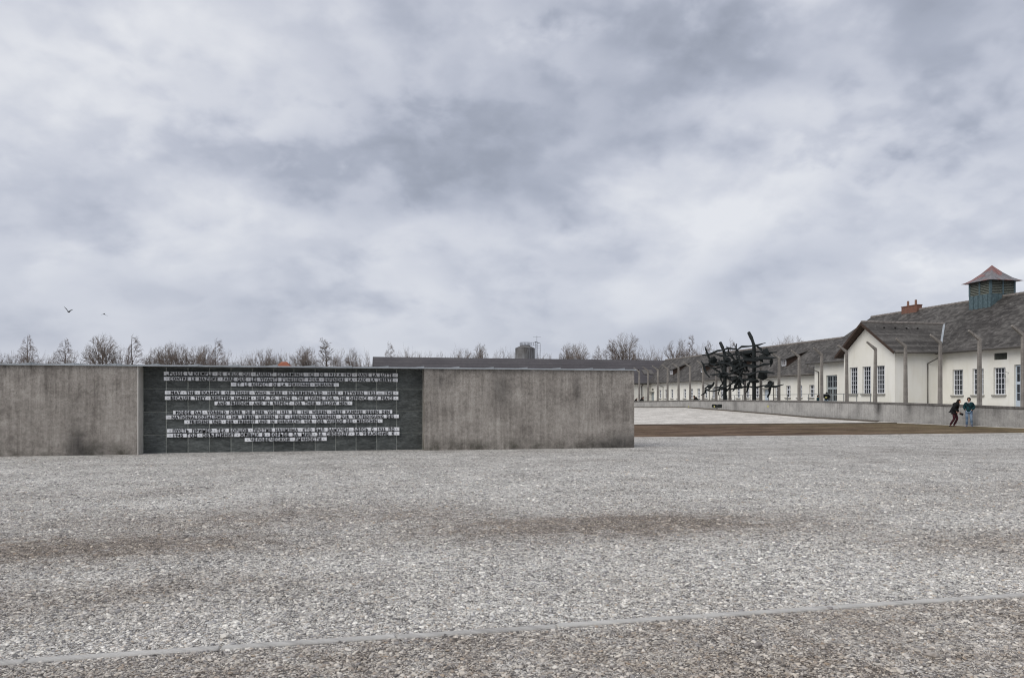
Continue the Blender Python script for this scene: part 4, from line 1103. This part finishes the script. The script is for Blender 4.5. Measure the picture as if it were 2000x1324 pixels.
# ---- cross wing closing the court
CS0 = 123.5; off = (28, CS0, .7)
cross = thing('cross_wing', 'long cross wing with a plain even dark roof closing the court behind the memorial wall', 'building', off)
mb = MB()
mb.poly([(5.5, CS0, .0), (51.7, CS0, .0), (51.7, CS0, 4.8), (5.5, CS0, 4.8)])
mb.poly([(5.5, CS0, .0), (5.5, 136.6, 0), (5.5, 136.6, 4.6), (5.5, 130.1, 8.6), (5.5, CS0, 4.8)])
mb.poly([(5.5, 136.6, 0), (63, 136.6, 0), (63, 136.6, 4.6), (5.5, 136.6, 4.6)])
mb.v = P(off, mb.v); part('wall', mb, M['plaster'], cross)
mb = MB(); e = CS0 - .6
mb.slab(P(off, [(5.1, e, 4.55), (52.0, e, 4.55), (57.2, 130.1, 8.88), (5.1, 130.1, 8.88)]), .15)
mb.slab(P(off, [(5.1, 130.101, 8.88), (57.2, 130.101, 8.88), (63, 137.2, 4.55), (5.1, 137.2, 4.55)]), .15)
part('roof', mb, M['roof_far'], cross)
gutter(cross, off, (5.2, e - .08, 4.46), (51.0, e - .08, 4.46), .08)
mb = MB(); mb.slab(P(off, [(5.3, e + .05, 4.38), (51.4, e + .05, 4.38), (51.4, CS0 + .1, 4.6), (5.3, CS0 + .1, 4.6)]), .04); part('soffit', mb, M['soffit'], cross)
sx = at_s(1253, CS0)[0]; downpipe(cross, off, [(sx + .1, e, 4.4), (sx, CS0 - .1, 4.0), (sx, CS0 - .1, .6)], .08)
cp_ = (8.88 - 4.55) / (130.1 - e)
for x_ in (1262.5, 1273.5):
    # on the slope at about z 6.8
    sy = e + 2.6; wx = at_s(x_, sy)[0]; z_ = 4.55 + cp_ * 2.6
    mb = MB(); mb.slab(P(off, [(wx - .42, sy - .1, z_ - .03), (wx + .42, sy - .1, z_ - .03), (wx + .42, sy + 1.2, z_ - .03 + cp_ * 1.3), (wx - .42, sy + 1.2, z_ - .03 + cp_ * 1.3)]), .08)
    mb.v = [(p[0], p[1], p[2] + .13) for p in mb.v]; fr_ = part('skylight', mb, M['gutter'], cross)
    mb = MB(); mb.slab(P(off, [(wx - .34, sy, z_ + .135), (wx + .34, sy, z_ + .135), (wx + .34, sy + 1.1, z_ + .135 + cp_ * 1.1), (wx - .34, sy + 1.1, z_ + .135 + cp_ * 1.1)]), .02); part('pane', mb, M['sky_glass'], fr_)
sy = e + 3.2; wx = at_s(1247, sy)[0]; mb = MB(); mb.tube(P(off, [(wx, sy, 4.55 + cp_ * 3.2), (wx, sy, 4.55 + cp_ * 3.2 + .55)]), .1, 8); part('roof_vent', mb, M['dark'], cross)

# ---- round tank with platform and mast behind the cross wing
dT = 146.0; tw, ts = at_d(1025.5, dT)
rT = 19.3 / 1500 * dT
zt = zy(680.5, dT)
tank = thing('storage_tank', 'weathered round grey metal tank with a railed platform rising behind the long dark roof', 'tank', (tw, ts, 0))
def disc_tube(mb, r0, r1, z0, z1, n=28): mb.tube([(0, 0, z0), (0, 0, z1)], [r0, r1], n)
mb = MB(); disc_tube(mb, rT, rT, 0, zt); part('shell', mb, M['silo'], tank)
mb = MB(); disc_tube(mb, rT + .06, .95, zt + .002, zt + .48); part('cone_roof', mb, M['silo'], tank)
mb = MB(); disc_tube(mb, .98, .98, zt + .5, zt + .62); part('platform', mb, M['mast'], tank)
rt = link('platform_railing', None, tank); 
mb = MB()
for k in range(10):
    a = 2 * math.pi * k / 10; mb.tube([(math.cos(a), math.sin(a), zt + .6), (math.cos(a), math.sin(a), zt + 1.12)], .03, 4)
for zz in (zt + .86, zt + 1.12):
    pts = [(math.cos(2 * math.pi * k / 16), math.sin(2 * math.pi * k / 16), zz) for k in range(17)]; mb.tube(pts, .03, 4, cap=False)
bpy.data.objects.remove(rt); part('platform_railing', mb, M['mast'], tank)
# walkway to ladder, ladder on the right side
rx, ry = CS, -SN
mb = MB(); Lx = rT + .12
for zz in (zt + .58, zt + 1.12): mb.tube([(rx * .9, ry * .9, zz), (rx * Lx, ry * Lx, zz)], .05, 4)
for q in (1.2, 1.6, Lx): mb.tube([(rx * q, ry * q, zt + .55), (rx * q, ry * q, zt + 1.15)], .035, 4)
part('walkway', mb, M['mast'], tank)
mb = MB()
for q in (Lx, Lx + .32): mb.tube([(rx * q, ry * q, 6), (rx * q, ry * q, zt + 1.3)], .035, 4)
for k in range(20):
    zz = 6.2 + k * .35
    if zz < zt + 1: mb.tube([(rx * Lx, ry * Lx, zz), (rx * (Lx + .32), ry * (Lx + .32), zz)], .02, 4)
part('ladder', mb, M['mast'], tank)
mw, ms = at_d(1048.5, dT)
mast = thing('antenna_mast', 'thin antenna mast with cross arms beside the round tank', 'mast', (mw, ms, 0))
mb = MB(); mb.tube([(0, 0, 0), (0, 0, zy(656, dT))], [.06, .03], 5); part('pole', mb, M['mast'], mast)
mb = MB(); z_ = zy(658, dT); mb.tube([(-.75 * CS, .75 * SN, z_), (.75 * CS, -.75 * SN, z_)], .022, 4); part('cross_arm', mb, M['mast'], mast)
mb = MB(); z_ = zy(668.5, dT); mb.tube([(-.4 * CS, .4 * SN, z_ + .12), (0, 0, z_), (.55 * CS, -.55 * SN, z_ - .18)], .06, 5); part('cross_arm', mb, M['mast'], mast)
for k in range(6):
    mb = MB(); z_ = zy(698 - 4.5 * k, dT); mb.tube([(0, 0, z_), (.7 * CS, -.7 * SN, z_)], .018, 4); part('bracket', mb, M['mast'], mast)
mb = MB(); mb.tube([(.7 * CS, -.7 * SN, 0), (.7 * CS, -.7 * SN, zy(670, dT))], .022, 4); part('stay', mb, M['mast'], mast)

# ---- red-roofed house far behind the wall
hw_, hs_ = at_d(555, 150)
house = thing('house', 'small house with an orange red hipped roof peeping over the memorial wall among bare trees', 'house', (hw_, hs_, 0), (0, 0, -YAW))
mb = MB(); mb.box(-3.7, 3.7, -3.3, 3.3, 0, 5.2); part('wall', mb, M['plaster'], house)
mb = MB(); z0_, z1_ = 5.0, zy(706.5, 150)
q_ = z1_ - z0_
mb.add([(-4.2, -3.8, z0_), (4.2, -3.8, z0_), (4.2, 3.8, z0_), (-4.2, 3.8, z0_), (-.55, 0, z1_), (.55, 0, z1_)], [(0, 1, 5, 4), (1, 2, 5), (2, 3, 4, 5), (3, 0, 4), (0, 3, 2, 1)])
part('roof', mb, M['roof_red'], house)
for x_ in (-2, 0, 2):
    mb = MB(); mb.box(x_ - .45, x_ + .45, -3.36, -3.302, 2.6, 3.9); part('window', mb, M['glass'], house)

# ------------------------------------------------------------------ bare trees
def tree_meshes(seed, kind):
    """bare winter tree of unit height 10 m"""
    r = random.Random(seed); tr = MB(); br = MB()
    Ht = 10.0
    ex, ez, cz = {'oak': (3.3, 4.3, 5.9), 'bush': (3.0, 4.6, 5.3), 'birch': (2.3, 5.2, 5.6), 'poplar': (1.6, 5.2, 5.6)}[kind]
    ph = [r.uniform(0, 6.28) for _ in range(3)]
    def outside(p):
        a = math.atan2(p.y, p.x); k = 1 + .16 * math.sin(2 * a + ph[0] + p.z) + .10 * math.sin(5 * a + ph[1] + p.z * 1.7)
        tap = 1.0 if kind != 'birch' else max(.35, 1.15 - .09 * p.z)
        return (p.x * p.x + p.y * p.y) / (ex * k * tap) ** 2 + ((p.z - cz) / (ez * (1 + .06 * math.sin(a * 3 + ph[2])))) ** 2 > 1.0
    def grow(p, dirv, L, rad, lvl, maxl):
        n = 3 if lvl < 2 else 2
        pts = [p]; d = dirv.normalized(); rr = [rad]
        for i in range(n):
            wob = .22 if kind != 'birch' else .15
            d = (d + Vector((r.uniform(-wob, wob), r.uniform(-wob, wob), r.uniform(-wob, wob) + (.06 if lvl < 4 and kind != 'birch' else (-.10 if lvl >= 3 else .03))))).normalized()
            nxt = pts[-1] + d * L / n
            if lvl > 0 and outside(nxt) and nxt.z > 2: break
            pts.append(nxt); rr.append(rad * (1 - .55 * (i + 1) / n))
        n = len(pts) - 1
        if n < 1: return
        tgt = tr if lvl == 0 else br
        tgt.tube(pts, rr, 5 if lvl < 2 else 3, cap=False)
        if lvl >= maxl: return
        nb = ({0: 0, 1: 5, 2: 5, 3: 4, 4: 4} if kind == 'bush' else {0: 0, 1: 6, 2: 6, 3: 5, 4: 4}).get(lvl, 3)
        for i in range(nb):
            f = r.uniform(.25, 1.0); k = min(int(f * n), n - 1); q = pts[k].lerp(pts[k + 1], f * n - k)
            tdir = (pts[k + 1] - pts[k]).normalized()
            ax = Vector((r.uniform(-1, 1), r.uniform(-1, 1), r.uniform(-.6, .8))); ax = (ax - tdir * ax.dot(tdir)).normalized()
            spread = r.uniform(.5, 1.0)
            nd = (tdir + ax * spread).normalized()
            grow(q, nd, L * r.uniform(.45, .68), max(rr[k] * .6, .014), lvl + 1, maxl)
    # trunk
    lean = Vector((r.uniform(-.05, .05), r.uniform(-.05, .05), 1))
    if kind in ('birch', 'poplar'):
        pts = [Vector((0, 0, 0))]; rad = [.17]
        for i in range(8):
            pts.append(pts[-1] + (lean + Vector((r.uniform(-.07, .07), r.uniform(-.07, .07), 0))) * (Ht * .92 / 8)); rad.append(.17 * (1 - (i + 1) / 8.6))
        tr.tube(pts, rad, 6, cap=False)
        nbr = 34
        for i in range(nbr):
            f = .22 + .76 * (i / nbr); k = min(int(f * 8), 7); q = pts[k].lerp(pts[k + 1], f * 8 - k)
            a = i * 2.4 + r.uniform(-.4, .4); up = .9 if kind == 'birch' else 1.6
            L = Ht * (.30 if kind == 'birch' else .22) * (1.0 - .72 * abs(f - .45)) * (1.05 - .55 * f) * r.uniform(.75, 1.15)
            grow(q, Vector((math.cos(a), math.sin(a), up)), L, .05 * (1.1 - f), 2, 4)
    else:
        nst = 1 if kind == 'oak' else r.randint(2, 4)
        for st in range(nst):
            a = r.uniform(0, 6.28); base = Vector((math.cos(a) * .25 * (nst > 1), math.sin(a) * .25 * (nst > 1), 0))
            th = Ht * (.30 if kind == 'oak' else .12)
            d = (Vector((math.cos(a) * .35 * (nst > 1), math.sin(a) * .35 * (nst > 1), 1)) + Vector((r.uniform(-.06, .06), r.uniform(-.06, .06), 0))).normalized()
            topp = base + d * th
            tr.tube([base, base.lerp(topp, .5), topp], [.26, .22, .19], 6, cap=False)
            m_ = 7 if kind == 'oak' else 4
            for i in range(m_):
                b_ = i * 6.283 / m_ + r.uniform(-.4, .4); sp = r.uniform(.15, .75) if kind == 'oak' else r.uniform(.1, .5)
                grow(topp - d * r.uniform(0, th * .25), (d + Vector((math.cos(b_), math.sin(b_), 0)) * sp), Ht * r.uniform(.40, .56), .12, 1, 4)
    zmax = sorted(v[2] for v in br.v)[int(len(br.v) * .995)]
    k_ = Ht / zmax
    tr.v = [(a * k_, b * k_, c * k_) for a, b, c in tr.v]; br.v = [(a * k_, b * k_, c * k_) for a, b, c in br.v]
    wid = sorted(abs(v[0]) for v in br.v)[int(len(br.v) * .93)]
    tm = bpy.data.meshes.new('trunk'); tm.from_pydata(tr.v, [], tr.f); tm.materials.append(M['bark'])
    cm = bpy.data.meshes.new('branches'); cm.from_pydata(br.v, [], br.f); cm.materials.append(M['twig_b'] if kind == 'birch' else M['twig'])
    return tm, cm, wid
TREES = {'oak': [tree_meshes(s, 'oak') for s in (1, 2, 3)], 'bush': [tree_meshes(s, 'bush') for s in (4, 5, 6)], 'birch': [tree_meshes(s, 'birch') for s in (7, 8, 9)], 'poplar': [tree_meshes(s, 'poplar') for s in (10, 11)]}
# (column in the photo, top row, crown width in px, kind, distance)
TL = [(4, 690, 44, 'bush', 175), (30, 693, 40, 'bush', 185), (53, 656, 36, 'birch', 180), (68, 681, 46, 'bush', 170), (92, 697, 30, 'bush', 186), (126, 663, 40, 'birch', 182), (150, 690, 46, 'bush', 170), (112, 692, 40, 'bush', 178),
      (200, 655, 52, 'oak', 172), (236, 678, 38, 'bush', 178), (264, 657, 42, 'birch', 170), (300, 684, 34, 'bush', 182), (312, 678, 40, 'oak', 175), (333, 670, 34, 'oak', 170), (357, 674, 36, 'oak', 176), (386, 677, 38, 'oak', 172),
      (407, 675, 46, 'oak', 178), (427, 664, 40, 'birch', 170), (447, 688, 36, 'bush', 174), (468, 695, 34, 'bush', 178), (478, 699, 30, 'bush', 180), (500, 687, 30, 'bush', 172), (520, 681, 26, 'oak', 186), (536, 691, 32, 'bush', 174),
      (556, 689, 34, 'bush', 178), (592, 678, 50, 'oak', 170), (611, 683, 34, 'bush', 176), (644, 663, 42, 'poplar', 170), (668, 684, 30, 'bush', 180), (690, 681, 28, 'oak', 172), (708, 690, 30, 'bush', 178),
      (762, 670, 30, 'birch', 178), (785, 684, 32, 'bush', 184), (806, 686, 36, 'bush', 176), (836, 690, 30, 'bush', 186), (862, 690, 28, 'bush', 176), (884, 685, 24, 'bush', 184), (908, 682, 34, 'oak', 178), (937, 673, 32, 'oak', 172),
      (978, 684, 24, 'bush', 180), (995, 686, 20, 'bush', 184), (1062, 690, 22, 'bush', 186), (1110, 672, 34, 'oak', 170), (1131, 671, 36, 'oak', 176), (1166, 676, 24, 'birch', 182), (1172, 688, 36, 'bush', 176), (1191, 664, 34, 'birch', 172),
      (1221, 652, 48, 'oak', 176), (1248, 678, 30, 'bush', 184), (1266, 680, 32, 'bush', 174), (1292, 682, 28, 'bush', 184), (1324, 664, 42, 'oak', 178), (1349, 656, 34, 'birch', 174), (1366, 674, 24, 'bush', 184), (1391, 668, 24, 'poplar', 178),
      (1408, 682, 28, 'bush', 186), (1430, 664, 30, 'birch', 180), (1524, 662, 28, 'bush', 176), (1546, 657, 40, 'oak', 178)]
KIND_TXT = {'oak': 'bare round-crowned tree', 'bush': 'low bare bushy tree', 'birch': 'slender bare birch', 'poplar': 'narrow upright bare tree'}
ZONES = [(-50, 268, 'above left concrete block'), (268, 545, 'above slate panel, left of red roof'), (545, 728, 'between red and dark roofs'),
         (728, 1003, 'above roof left of tank'), (1003, 1300, 'above roof right of tank'), (1300, 1480, 'behind the sculpture top'), (1480, 1700, 'right of the sculpture')]
for z0_, z1_, txt in ZONES:
    sel = sorted(t for t in TL if z0_ <= t[0] < z1_)
    for i, (x_, y_, wp, kd, d_) in enumerate(sel):
        tm, cm, wid = TREES[kd][rng.randrange(len(TREES[kd]))]
        hgt = zy(y_, d_) * 1.0; k_ = hgt / 10.0; kx = (wp / 2 / 1500 * d_) / wid
        kx = max(.55 * k_, min(1.5 * k_, kx))
        w_, s_ = at_d(x_, d_)
        place = ('leftmost ' if i == 0 else 'rightmost ' if i == len(sel) - 1 and len(sel) > 1 else ORD[i] + ' from left ')
        t_ = thing('bare_tree', KIND_TXT[kd] + ', ' + place + txt, 'tree', (w_, s_, 0), (0, 0, rng.uniform(-.5, .5)), 'bare winter trees on the skyline')
        t_.scale = (kx, kx, k_)
        link('trunk', tm, t_); link('branches', cm, t_)

# ------------------------------------------------------------------ people
def skin_mesh(name, verts, edges, radii, mat, parent, root=0, sub=2):
    me = bpy.data.meshes.new(name); me.from_pydata(verts, edges, []); me.materials.append(mat)
    o = bpy.data.objects.new(name, me); COL.objects.link(o); o.parent = parent
    md = o.modifiers.new('skin', 'SKIN'); md.use_smooth_shade = True
    for i, v in enumerate(me.skin_vertices[0].data):
        rr = radii[i]; v.radius = rr if isinstance(rr, tuple) else (rr, rr); v.use_root = (i == root)
    sb_ = o.modifiers.new('sub', 'SUBSURF'); sb_.levels = sub; sb_.render_levels = sub
    return o
def lerp(a, b, f): return tuple(x + (y - x) * f for x, y in zip(a, b))
def person(label, loc, facing, pose, mats, hair='short', bulk=1.0, scale=1.0):
    """facing: rotation about z; the figure's front is local -y"""
    t_ = thing('person', label, 'person', loc, (0, 0, facing)); t_.scale = (scale,) * 3
    J = dict(pelvis=(0, 0, .95), waist=(0, 0, 1.10), chest=(0, .01, 1.30), neck=(0, 0, 1.49), head=(0, -.02, 1.60), crown=(0, -.01, 1.71),
             lsh=(.19, .01, 1.41), lel=(.25, .04, 1.13), lwr=(.22, -.10, .95), lha=(.20, -.16, .90),
             rsh=(-.19, .01, 1.41), rel=(-.25, .04, 1.13), rwr=(-.22, -.10, .95), rha=(-.20, -.16, .90),
             lhip=(.10, 0, .90), lkn=(.11, -.02, .50), lan=(.11, .02, .09), lto=(.12, -.15, .035),
             rhip=(-.10, 0, .90), rkn=(-.11, -.02, .50), ran=(-.11, .02, .09), rto=(-.12, -.15, .035))
    J.update(pose)
    names = ['pelvis', 'waist', 'chest', 'neck', 'head', 'crown', 'lsh', 'lel', 'lwr', 'lha', 'rsh', 'rel', 'rwr', 'rha', 'lhip', 'lkn', 'lan', 'lto', 'rhip', 'rkn', 'ran', 'rto']
    rad = dict(pelvis=(.14, .10), waist=(.13, .095), chest=(.16, .11), neck=.055, head=(.075, .09), crown=(.05, .06), lsh=.06, lel=.042, lwr=.028, lha=(.035, .018), rsh=.06, rel=.042, rwr=.028, rha=(.035, .018),
               lhip=.085, lkn=.055, lan=.036, lto=.016, rhip=.085, rkn=.055, ran=.036, rto=.016)
    E = [('pelvis', 'waist'), ('waist', 'chest'), ('chest', 'neck'), ('neck', 'head'), ('head', 'crown'), ('chest', 'lsh'), ('lsh', 'lel'), ('lel', 'lwr'), ('lwr', 'lha'), ('chest', 'rsh'), ('rsh', 'rel'), ('rel', 'rwr'), ('rwr', 'rha'),
         ('pelvis', 'lhip'), ('lhip', 'lkn'), ('lkn', 'lan'), ('lan', 'lto'), ('pelvis', 'rhip'), ('rhip', 'rkn'), ('rkn', 'ran'), ('ran', 'rto')]
    V = [J[n] for n in names]; RR = [rad[n] for n in names]; ed = [(names.index(a), names.index(b)) for a, b in E]
    # nose and fingers
    h = J['head']; V.append((h[0], h[1] - .115, h[2] + .0)); RR.append(.012); ed.append((4, len(V) - 1))
    for side in 'lr':
        ha = Vector(J[side + 'ha']); wr = Vector(J[side + 'wr']); d = (ha - wr).normalized(); sx = d.cross(Vector((0, 1, 0)))
        sx = sx.normalized() if sx.length > .1 else Vector((1, 0, 0)); nrm = d.cross(sx)
        hi = names.index(side + 'ha')
        for k, L in enumerate((.062, .075, .07, .055)):
            o_ = sx * (.03 - .02 * k); p1 = ha + o_ + d * .03; p2 = p1 + (d + nrm * .35).normalized() * L
            V += [tuple(p1), tuple(p2)]; RR += [.009, .007]; n0 = len(V) - 2; ed += [(hi, n0), (n0, n0 + 1)]
        p1 = wr + sx * .035 + d * .03; p2 = p1 + (d + sx * .5).normalized() * .05
        wi = names.index(side + 'wr'); V += [tuple(p1), tuple(p2)]; RR += [.012, .009]; n0 = len(V) - 2; ed += [(wi, n0), (n0, n0 + 1)]
    skin_mesh('body', V, ed, RR, M['skin'], t_)
    # jacket
    jn = ['waist', 'chest', 'lsh', 'lel', 'lwr', 'rsh', 'rel', 'rwr', 'pelvis', 'neck']
    jr = dict(waist=(.20, .17), chest=(.215, .175), lsh=.115, lel=.092, lwr=.070, rsh=.115, rel=.092, rwr=.070, pelvis=(.195, .165), neck=.085)
    JV = [J[n] for n in jn]; pv = Vector(J['pelvis']); JV[8] = tuple(pv + Vector((0, 0, -.06))); JV[9] = lerp(J['chest'], J['neck'], .82)
    je = [(0, 1), (1, 2), (2, 3), (3, 4), (1, 5), (5, 6), (6, 7), (0, 8), (1, 9)]
    skin_mesh('jacket', JV, je, [tuple(q * bulk for q in jr[n]) if isinstance(jr[n], tuple) else jr[n] * (1 + (bulk - 1) * .6) for n in jn], M[mats[0]], t_)
    tn = ['pelvis', 'lhip', 'lkn', 'lan', 'rhip', 'rkn', 'ran']; trd = dict(pelvis=(.145, .115), lhip=.105, lkn=.075, lan=.062, rhip=.105, rkn=.075, ran=.062)
    skin_mesh('trousers', [J[n] for n in tn], [(0, 1), (1, 2), (2, 3), (0, 4), (4, 5), (5, 6)], [trd[n] for n in tn], M[mats[1]], t_)
    for side in 'lr':
        a, b = Vector(J[side + 'an']), Vector(J[side + 'to'])
        hl = a + Vector((0, .05, -.045)); skin_mesh('shoe', [tuple(hl), tuple(a.lerp(b, .5) + Vector((0, 0, -.03))), tuple(b)], [(0, 1), (1, 2)], [(.055, .055), (.058, .05), (.05, .04)], M[mats[2]], t_)
    hd = Vector(J['head']); 
    bm = bmesh.new(); bmesh.ops.create_icosphere(bm, subdivisions=3, radius=1.0)
    for v in bm.verts:
        n = mnoise.noise(v.co * 3.0) * .16 + .06; v.co = v.co * (1 + n)
        v.co.x *= .098; v.co.y *= .112; v.co.z *= .115
        if v.co.y < -.02 and v.co.z < .045: v.co.y = -.02 + (v.co.y + .02) * .15; v.co.x *= .95
        if hair == 'long' and v.co.z < -.02 and v.co.y > -.03: v.co.z = -.02 + (v.co.z + .02) * 4.4; v.co.y = v.co.y * 1.2 + .03; v.co.x *= 1.5
        v.co += hd + Vector((0, .018, .035))
    me = bpy.data.meshes.new('hair'); bm.to_mesh(me); bm.free(); me.materials.append(M['hair']); smooth(link('hair', me, t_))
    for sx_ in (-.03, .03):
        bm = bmesh.new(); bmesh.ops.create_icosphere(bm, subdivisions=1, radius=.011, matrix=Matrix.Translation(hd + Vector((sx_, -.088, .02)))); me = bpy.data.meshes.new('eye'); bm.to_mesh(me); bm.free(); me.materials.append(M['dark']); link('eye', me, t_)
    return t_, J
def face_cam(w, s, turn=0.0):      # front (-y) towards the camera
    return math.atan2(w, -s) + math.pi + turn if False else -math.atan2(w, s) + turn
# the couple by the low wall
w1, s1 = at_d(1864, 46.0)
wo_pose = dict(pelvis=(0, .07, .93), waist=(0, .03, 1.08), chest=(0, -.06, 1.27), neck=(0, -.20, 1.45), head=(0, -.26, 1.55), crown=(0, -.27, 1.66),
               lsh=(.18, -.12, 1.39), lel=(.22, -.02, 1.13), lwr=(.20, -.18, .93), lha=(.19, -.25, .88), rsh=(-.18, -.12, 1.39), rel=(-.23, .0, 1.13), rwr=(-.2, -.16, .95), rha=(-.2, -.2, .9),
               lkn=(.08, -.14, .52), lan=(.08, .06, .10), lto=(.08, -.11, .04), rkn=(-.10, -.02, .50), ran=(-.09, .22, .12), rto=(-.09, .06, .04))
wom, Jw = person('long haired person in black jacket and burgundy trousers leaning forward', (w1, s1, 0.0), face_cam(w1, s1) + R(75), wo_pose, ('black_jacket', 'burgundy', 'shoe_black'), 'long', bulk=1.22, scale=.985)
bag = thing('bag', 'small black bag held low by the person in burgundy trousers', 'bag', (w1, s1, 0), (0, 0, face_cam(w1, s1) + R(75)))
mb = MB(); mb.hexa([(.16, -.40, .70), (.24, -.40, .70), (.24, -.22, .76), (.16, -.22, .76), (.16, -.44, .82), (.24, -.44, .82), (.24, -.24, .88), (.16, -.24, .88)]); part('bag_body', mb, M['black_jacket'], bag, bevel=.012)
mb = MB(); mb.tube([(.2, -.25, .86), (.2, -.27, .90), (.2, -.31, .88)], .012, 6); part('strap', mb, M['black_jacket'], bag)
w2, s2_ = at_d(1892.5, 46.3)
man_pose = dict(lsh=(.17, .01, 1.40), rsh=(-.17, .01, 1.40), lel=(.255, .07, 1.15), lwr=(.17, -.10, 1.02), lha=(.11, -.06, 1.0), rel=(-.255, .07, 1.15), rwr=(-.17, -.10, 1.02), rha=(-.11, -.06, 1.0),
                lkn=(.13, -.06, .50), lan=(.14, .06, .09), lto=(.16, -.12, .035), rkn=(-.09, -.10, .50), ran=(-.10, -.08, .09), rto=(-.12, -.25, .035))
man, Jm = person('person in teal jacket and blue jeans with hands in the pockets', (w2, s2_, 0), face_cam(w2, s2_) + R(-12), man_pose, ('teal_jacket', 'jeans', 'shoe_blue'), scale=1.02)
mb = MB(); mb.tube([(math.cos(a) * .095, math.sin(a) * .09 - .005, 1.475 + .035 * math.sin(a)) for a in [2 * math.pi * k / 12 for k in range(13)]], .032, 6, cap=False); smooth(part('collar', mb, M['wool'], man))
# visitors behind the low wall
def bystander(lab, x_, d_, turn, mats, pose={}, hair='short', scale=1.0, z=.7):
    w_, s_ = at_d(x_, d_); return person(lab, (w_, s_, z), face_cam(w_, s_) + turn, pose, mats, hair, scale=scale)[0]
pp = bystander('person in a black jacket with yellow back patch, before the grey double door', 1614, 72.5, R(170), ('black_jacket', 'jeans', 'shoe_black'),
               dict(chest=(0, -.05, 1.28), neck=(.0, -.13, 1.44), head=(0, -.19, 1.53), crown=(0, -.2, 1.64), lel=(.26, -.15, 1.2), lwr=(.12, -.3, 1.2), lha=(.06, -.33, 1.22), rel=(-.26, -.15, 1.2), rwr=(-.12, -.3, 1.2), rha=(-.06, -.33, 1.22)), scale=1.0)
mb = MB(); mb.box(-.09, .09, .152, .160, 1.14, 1.24); part('back_patch', mb, M['yellow'], pp)
bystander('person in teal half hidden by the post left of the grey double door', 1597.5, 71.5, R(100), ('teal_jacket', 'jeans', 'shoe_black'), scale=.80)
bend = dict(pelvis=(0, .1, .82), waist=(0, 0, .95), chest=(0, -.2, 1.08), neck=(0, -.36, 1.2), head=(0, -.44, 1.28), crown=(0, -.5, 1.37), lsh=(.18, -.24, 1.18), rsh=(-.18, -.24, 1.18), lel=(.22, -.3, .92), rel=(-.22, -.3, .92), lwr=(.15, -.45, .78), rwr=(-.15, -.45, .78), lha=(.14, -.5, .74), rha=(-.14, -.5, .74))
bystander('dark clothed person bending behind the low wall, left of the sculpture', 1362, 92, R(-60), ('black_jacket', 'jeans', 'shoe_black'), bend, scale=1.05)
bystander('dark clothed person bending above the far low wall beside the lattice barrier', 1251, 104, R(60), ('black_jacket', 'jeans', 'shoe_black'), bend, scale=.98)
bystander('dark clothed person half hidden by the right end of the memorial wall', 1239.5, 104, R(60), ('black_jacket', 'burgundy', 'shoe_black'), bend, scale=.86)
# lattice barrier
bw_, bs_ = at_d(1266, 116)
bar = thing('barrier', 'low grey lattice barrier in front of the far corner door', 'barrier', (bw_, bs_, .7), (0, 0, 0))
mb = MB(); mb.tube([(-.9, 0, .0), (-.7, 0, 1.38), (.9, 0, 1.38), (.9, 0, 0)], .03, 5); part('frame', mb, M['steel'], bar)
for k in range(11):
    mb = MB(); x_ = -.72 + .15 * k; mb.tube([(x_, 0, .1), (x_ + .12, 0, 1.37)], .018, 4); part('bar', mb, M['steel'], bar)

# ------------------------------------------------------------------ birds
def bird(x_, y_, d_, lab, up, span, rot):
    w_, s_ = at_d(x_, d_); t_ = thing('bird', lab, 'bird', (w_, s_, zy(y_, d_)), (0, 0, -YAW + rot), 'birds flying above the left wall')
    mb = MB(); mb.tube([(0, -.22, .02), (0, -.15, .01), (0, 0, 0), (0, .16, 0), (0, .26, .0)], [.012, .045, .06, .035, .03], 8); smooth(part('body', mb, M['bird'], t_))
    for sg, u in ((-1, up[0]), (1, up[1])):
        mb = MB(); a = span * .5
        pts = [(sg * .03, -.09, .03), (sg * a * .5, -.12, .03 + u * .6 * a), (sg * a, -.02, .03 + u * a), (sg * a * .5, .10, .03 + u * .55 * a), (sg * .03, .10, .02)]
        mb.slab(pts, .012); part('wing', mb, M['bird'], t_)
bird(134, 609, 62, 'small dark bird with raised wings, left of the two in the sky', (1.15, .5), .70, .2)
bird(203.5, 613.5, 70, 'small dark bird with lowered wings, right of the two in the sky', (-.35, -.7), .55, .5)

# pebbles on the yard
for i, (x_, y_, r_) in enumerate(pebble_spots):
    d_ = 2400 / (y_ - 782); w_, s_ = at_d(x_, d_)
    o = link('pebble', pme, None, (w_, s_, r_ * .35), (rng.uniform(-.2, .2), rng.uniform(-.2, .2), rng.uniform(0, 6))); o.scale = (r_, r_ * .8, r_ * .9)
    front = 'in front of' if y_ > (1293 - (x_ / 2000) * 128) else 'behind'
    tag(o, 'larger pebble %s the kerb strip, %s from the left of ten' % (front, ORD[sorted(p[0] for p in pebble_spots).index(x_)]), 'pebble', 'larger pebbles among the gravel')
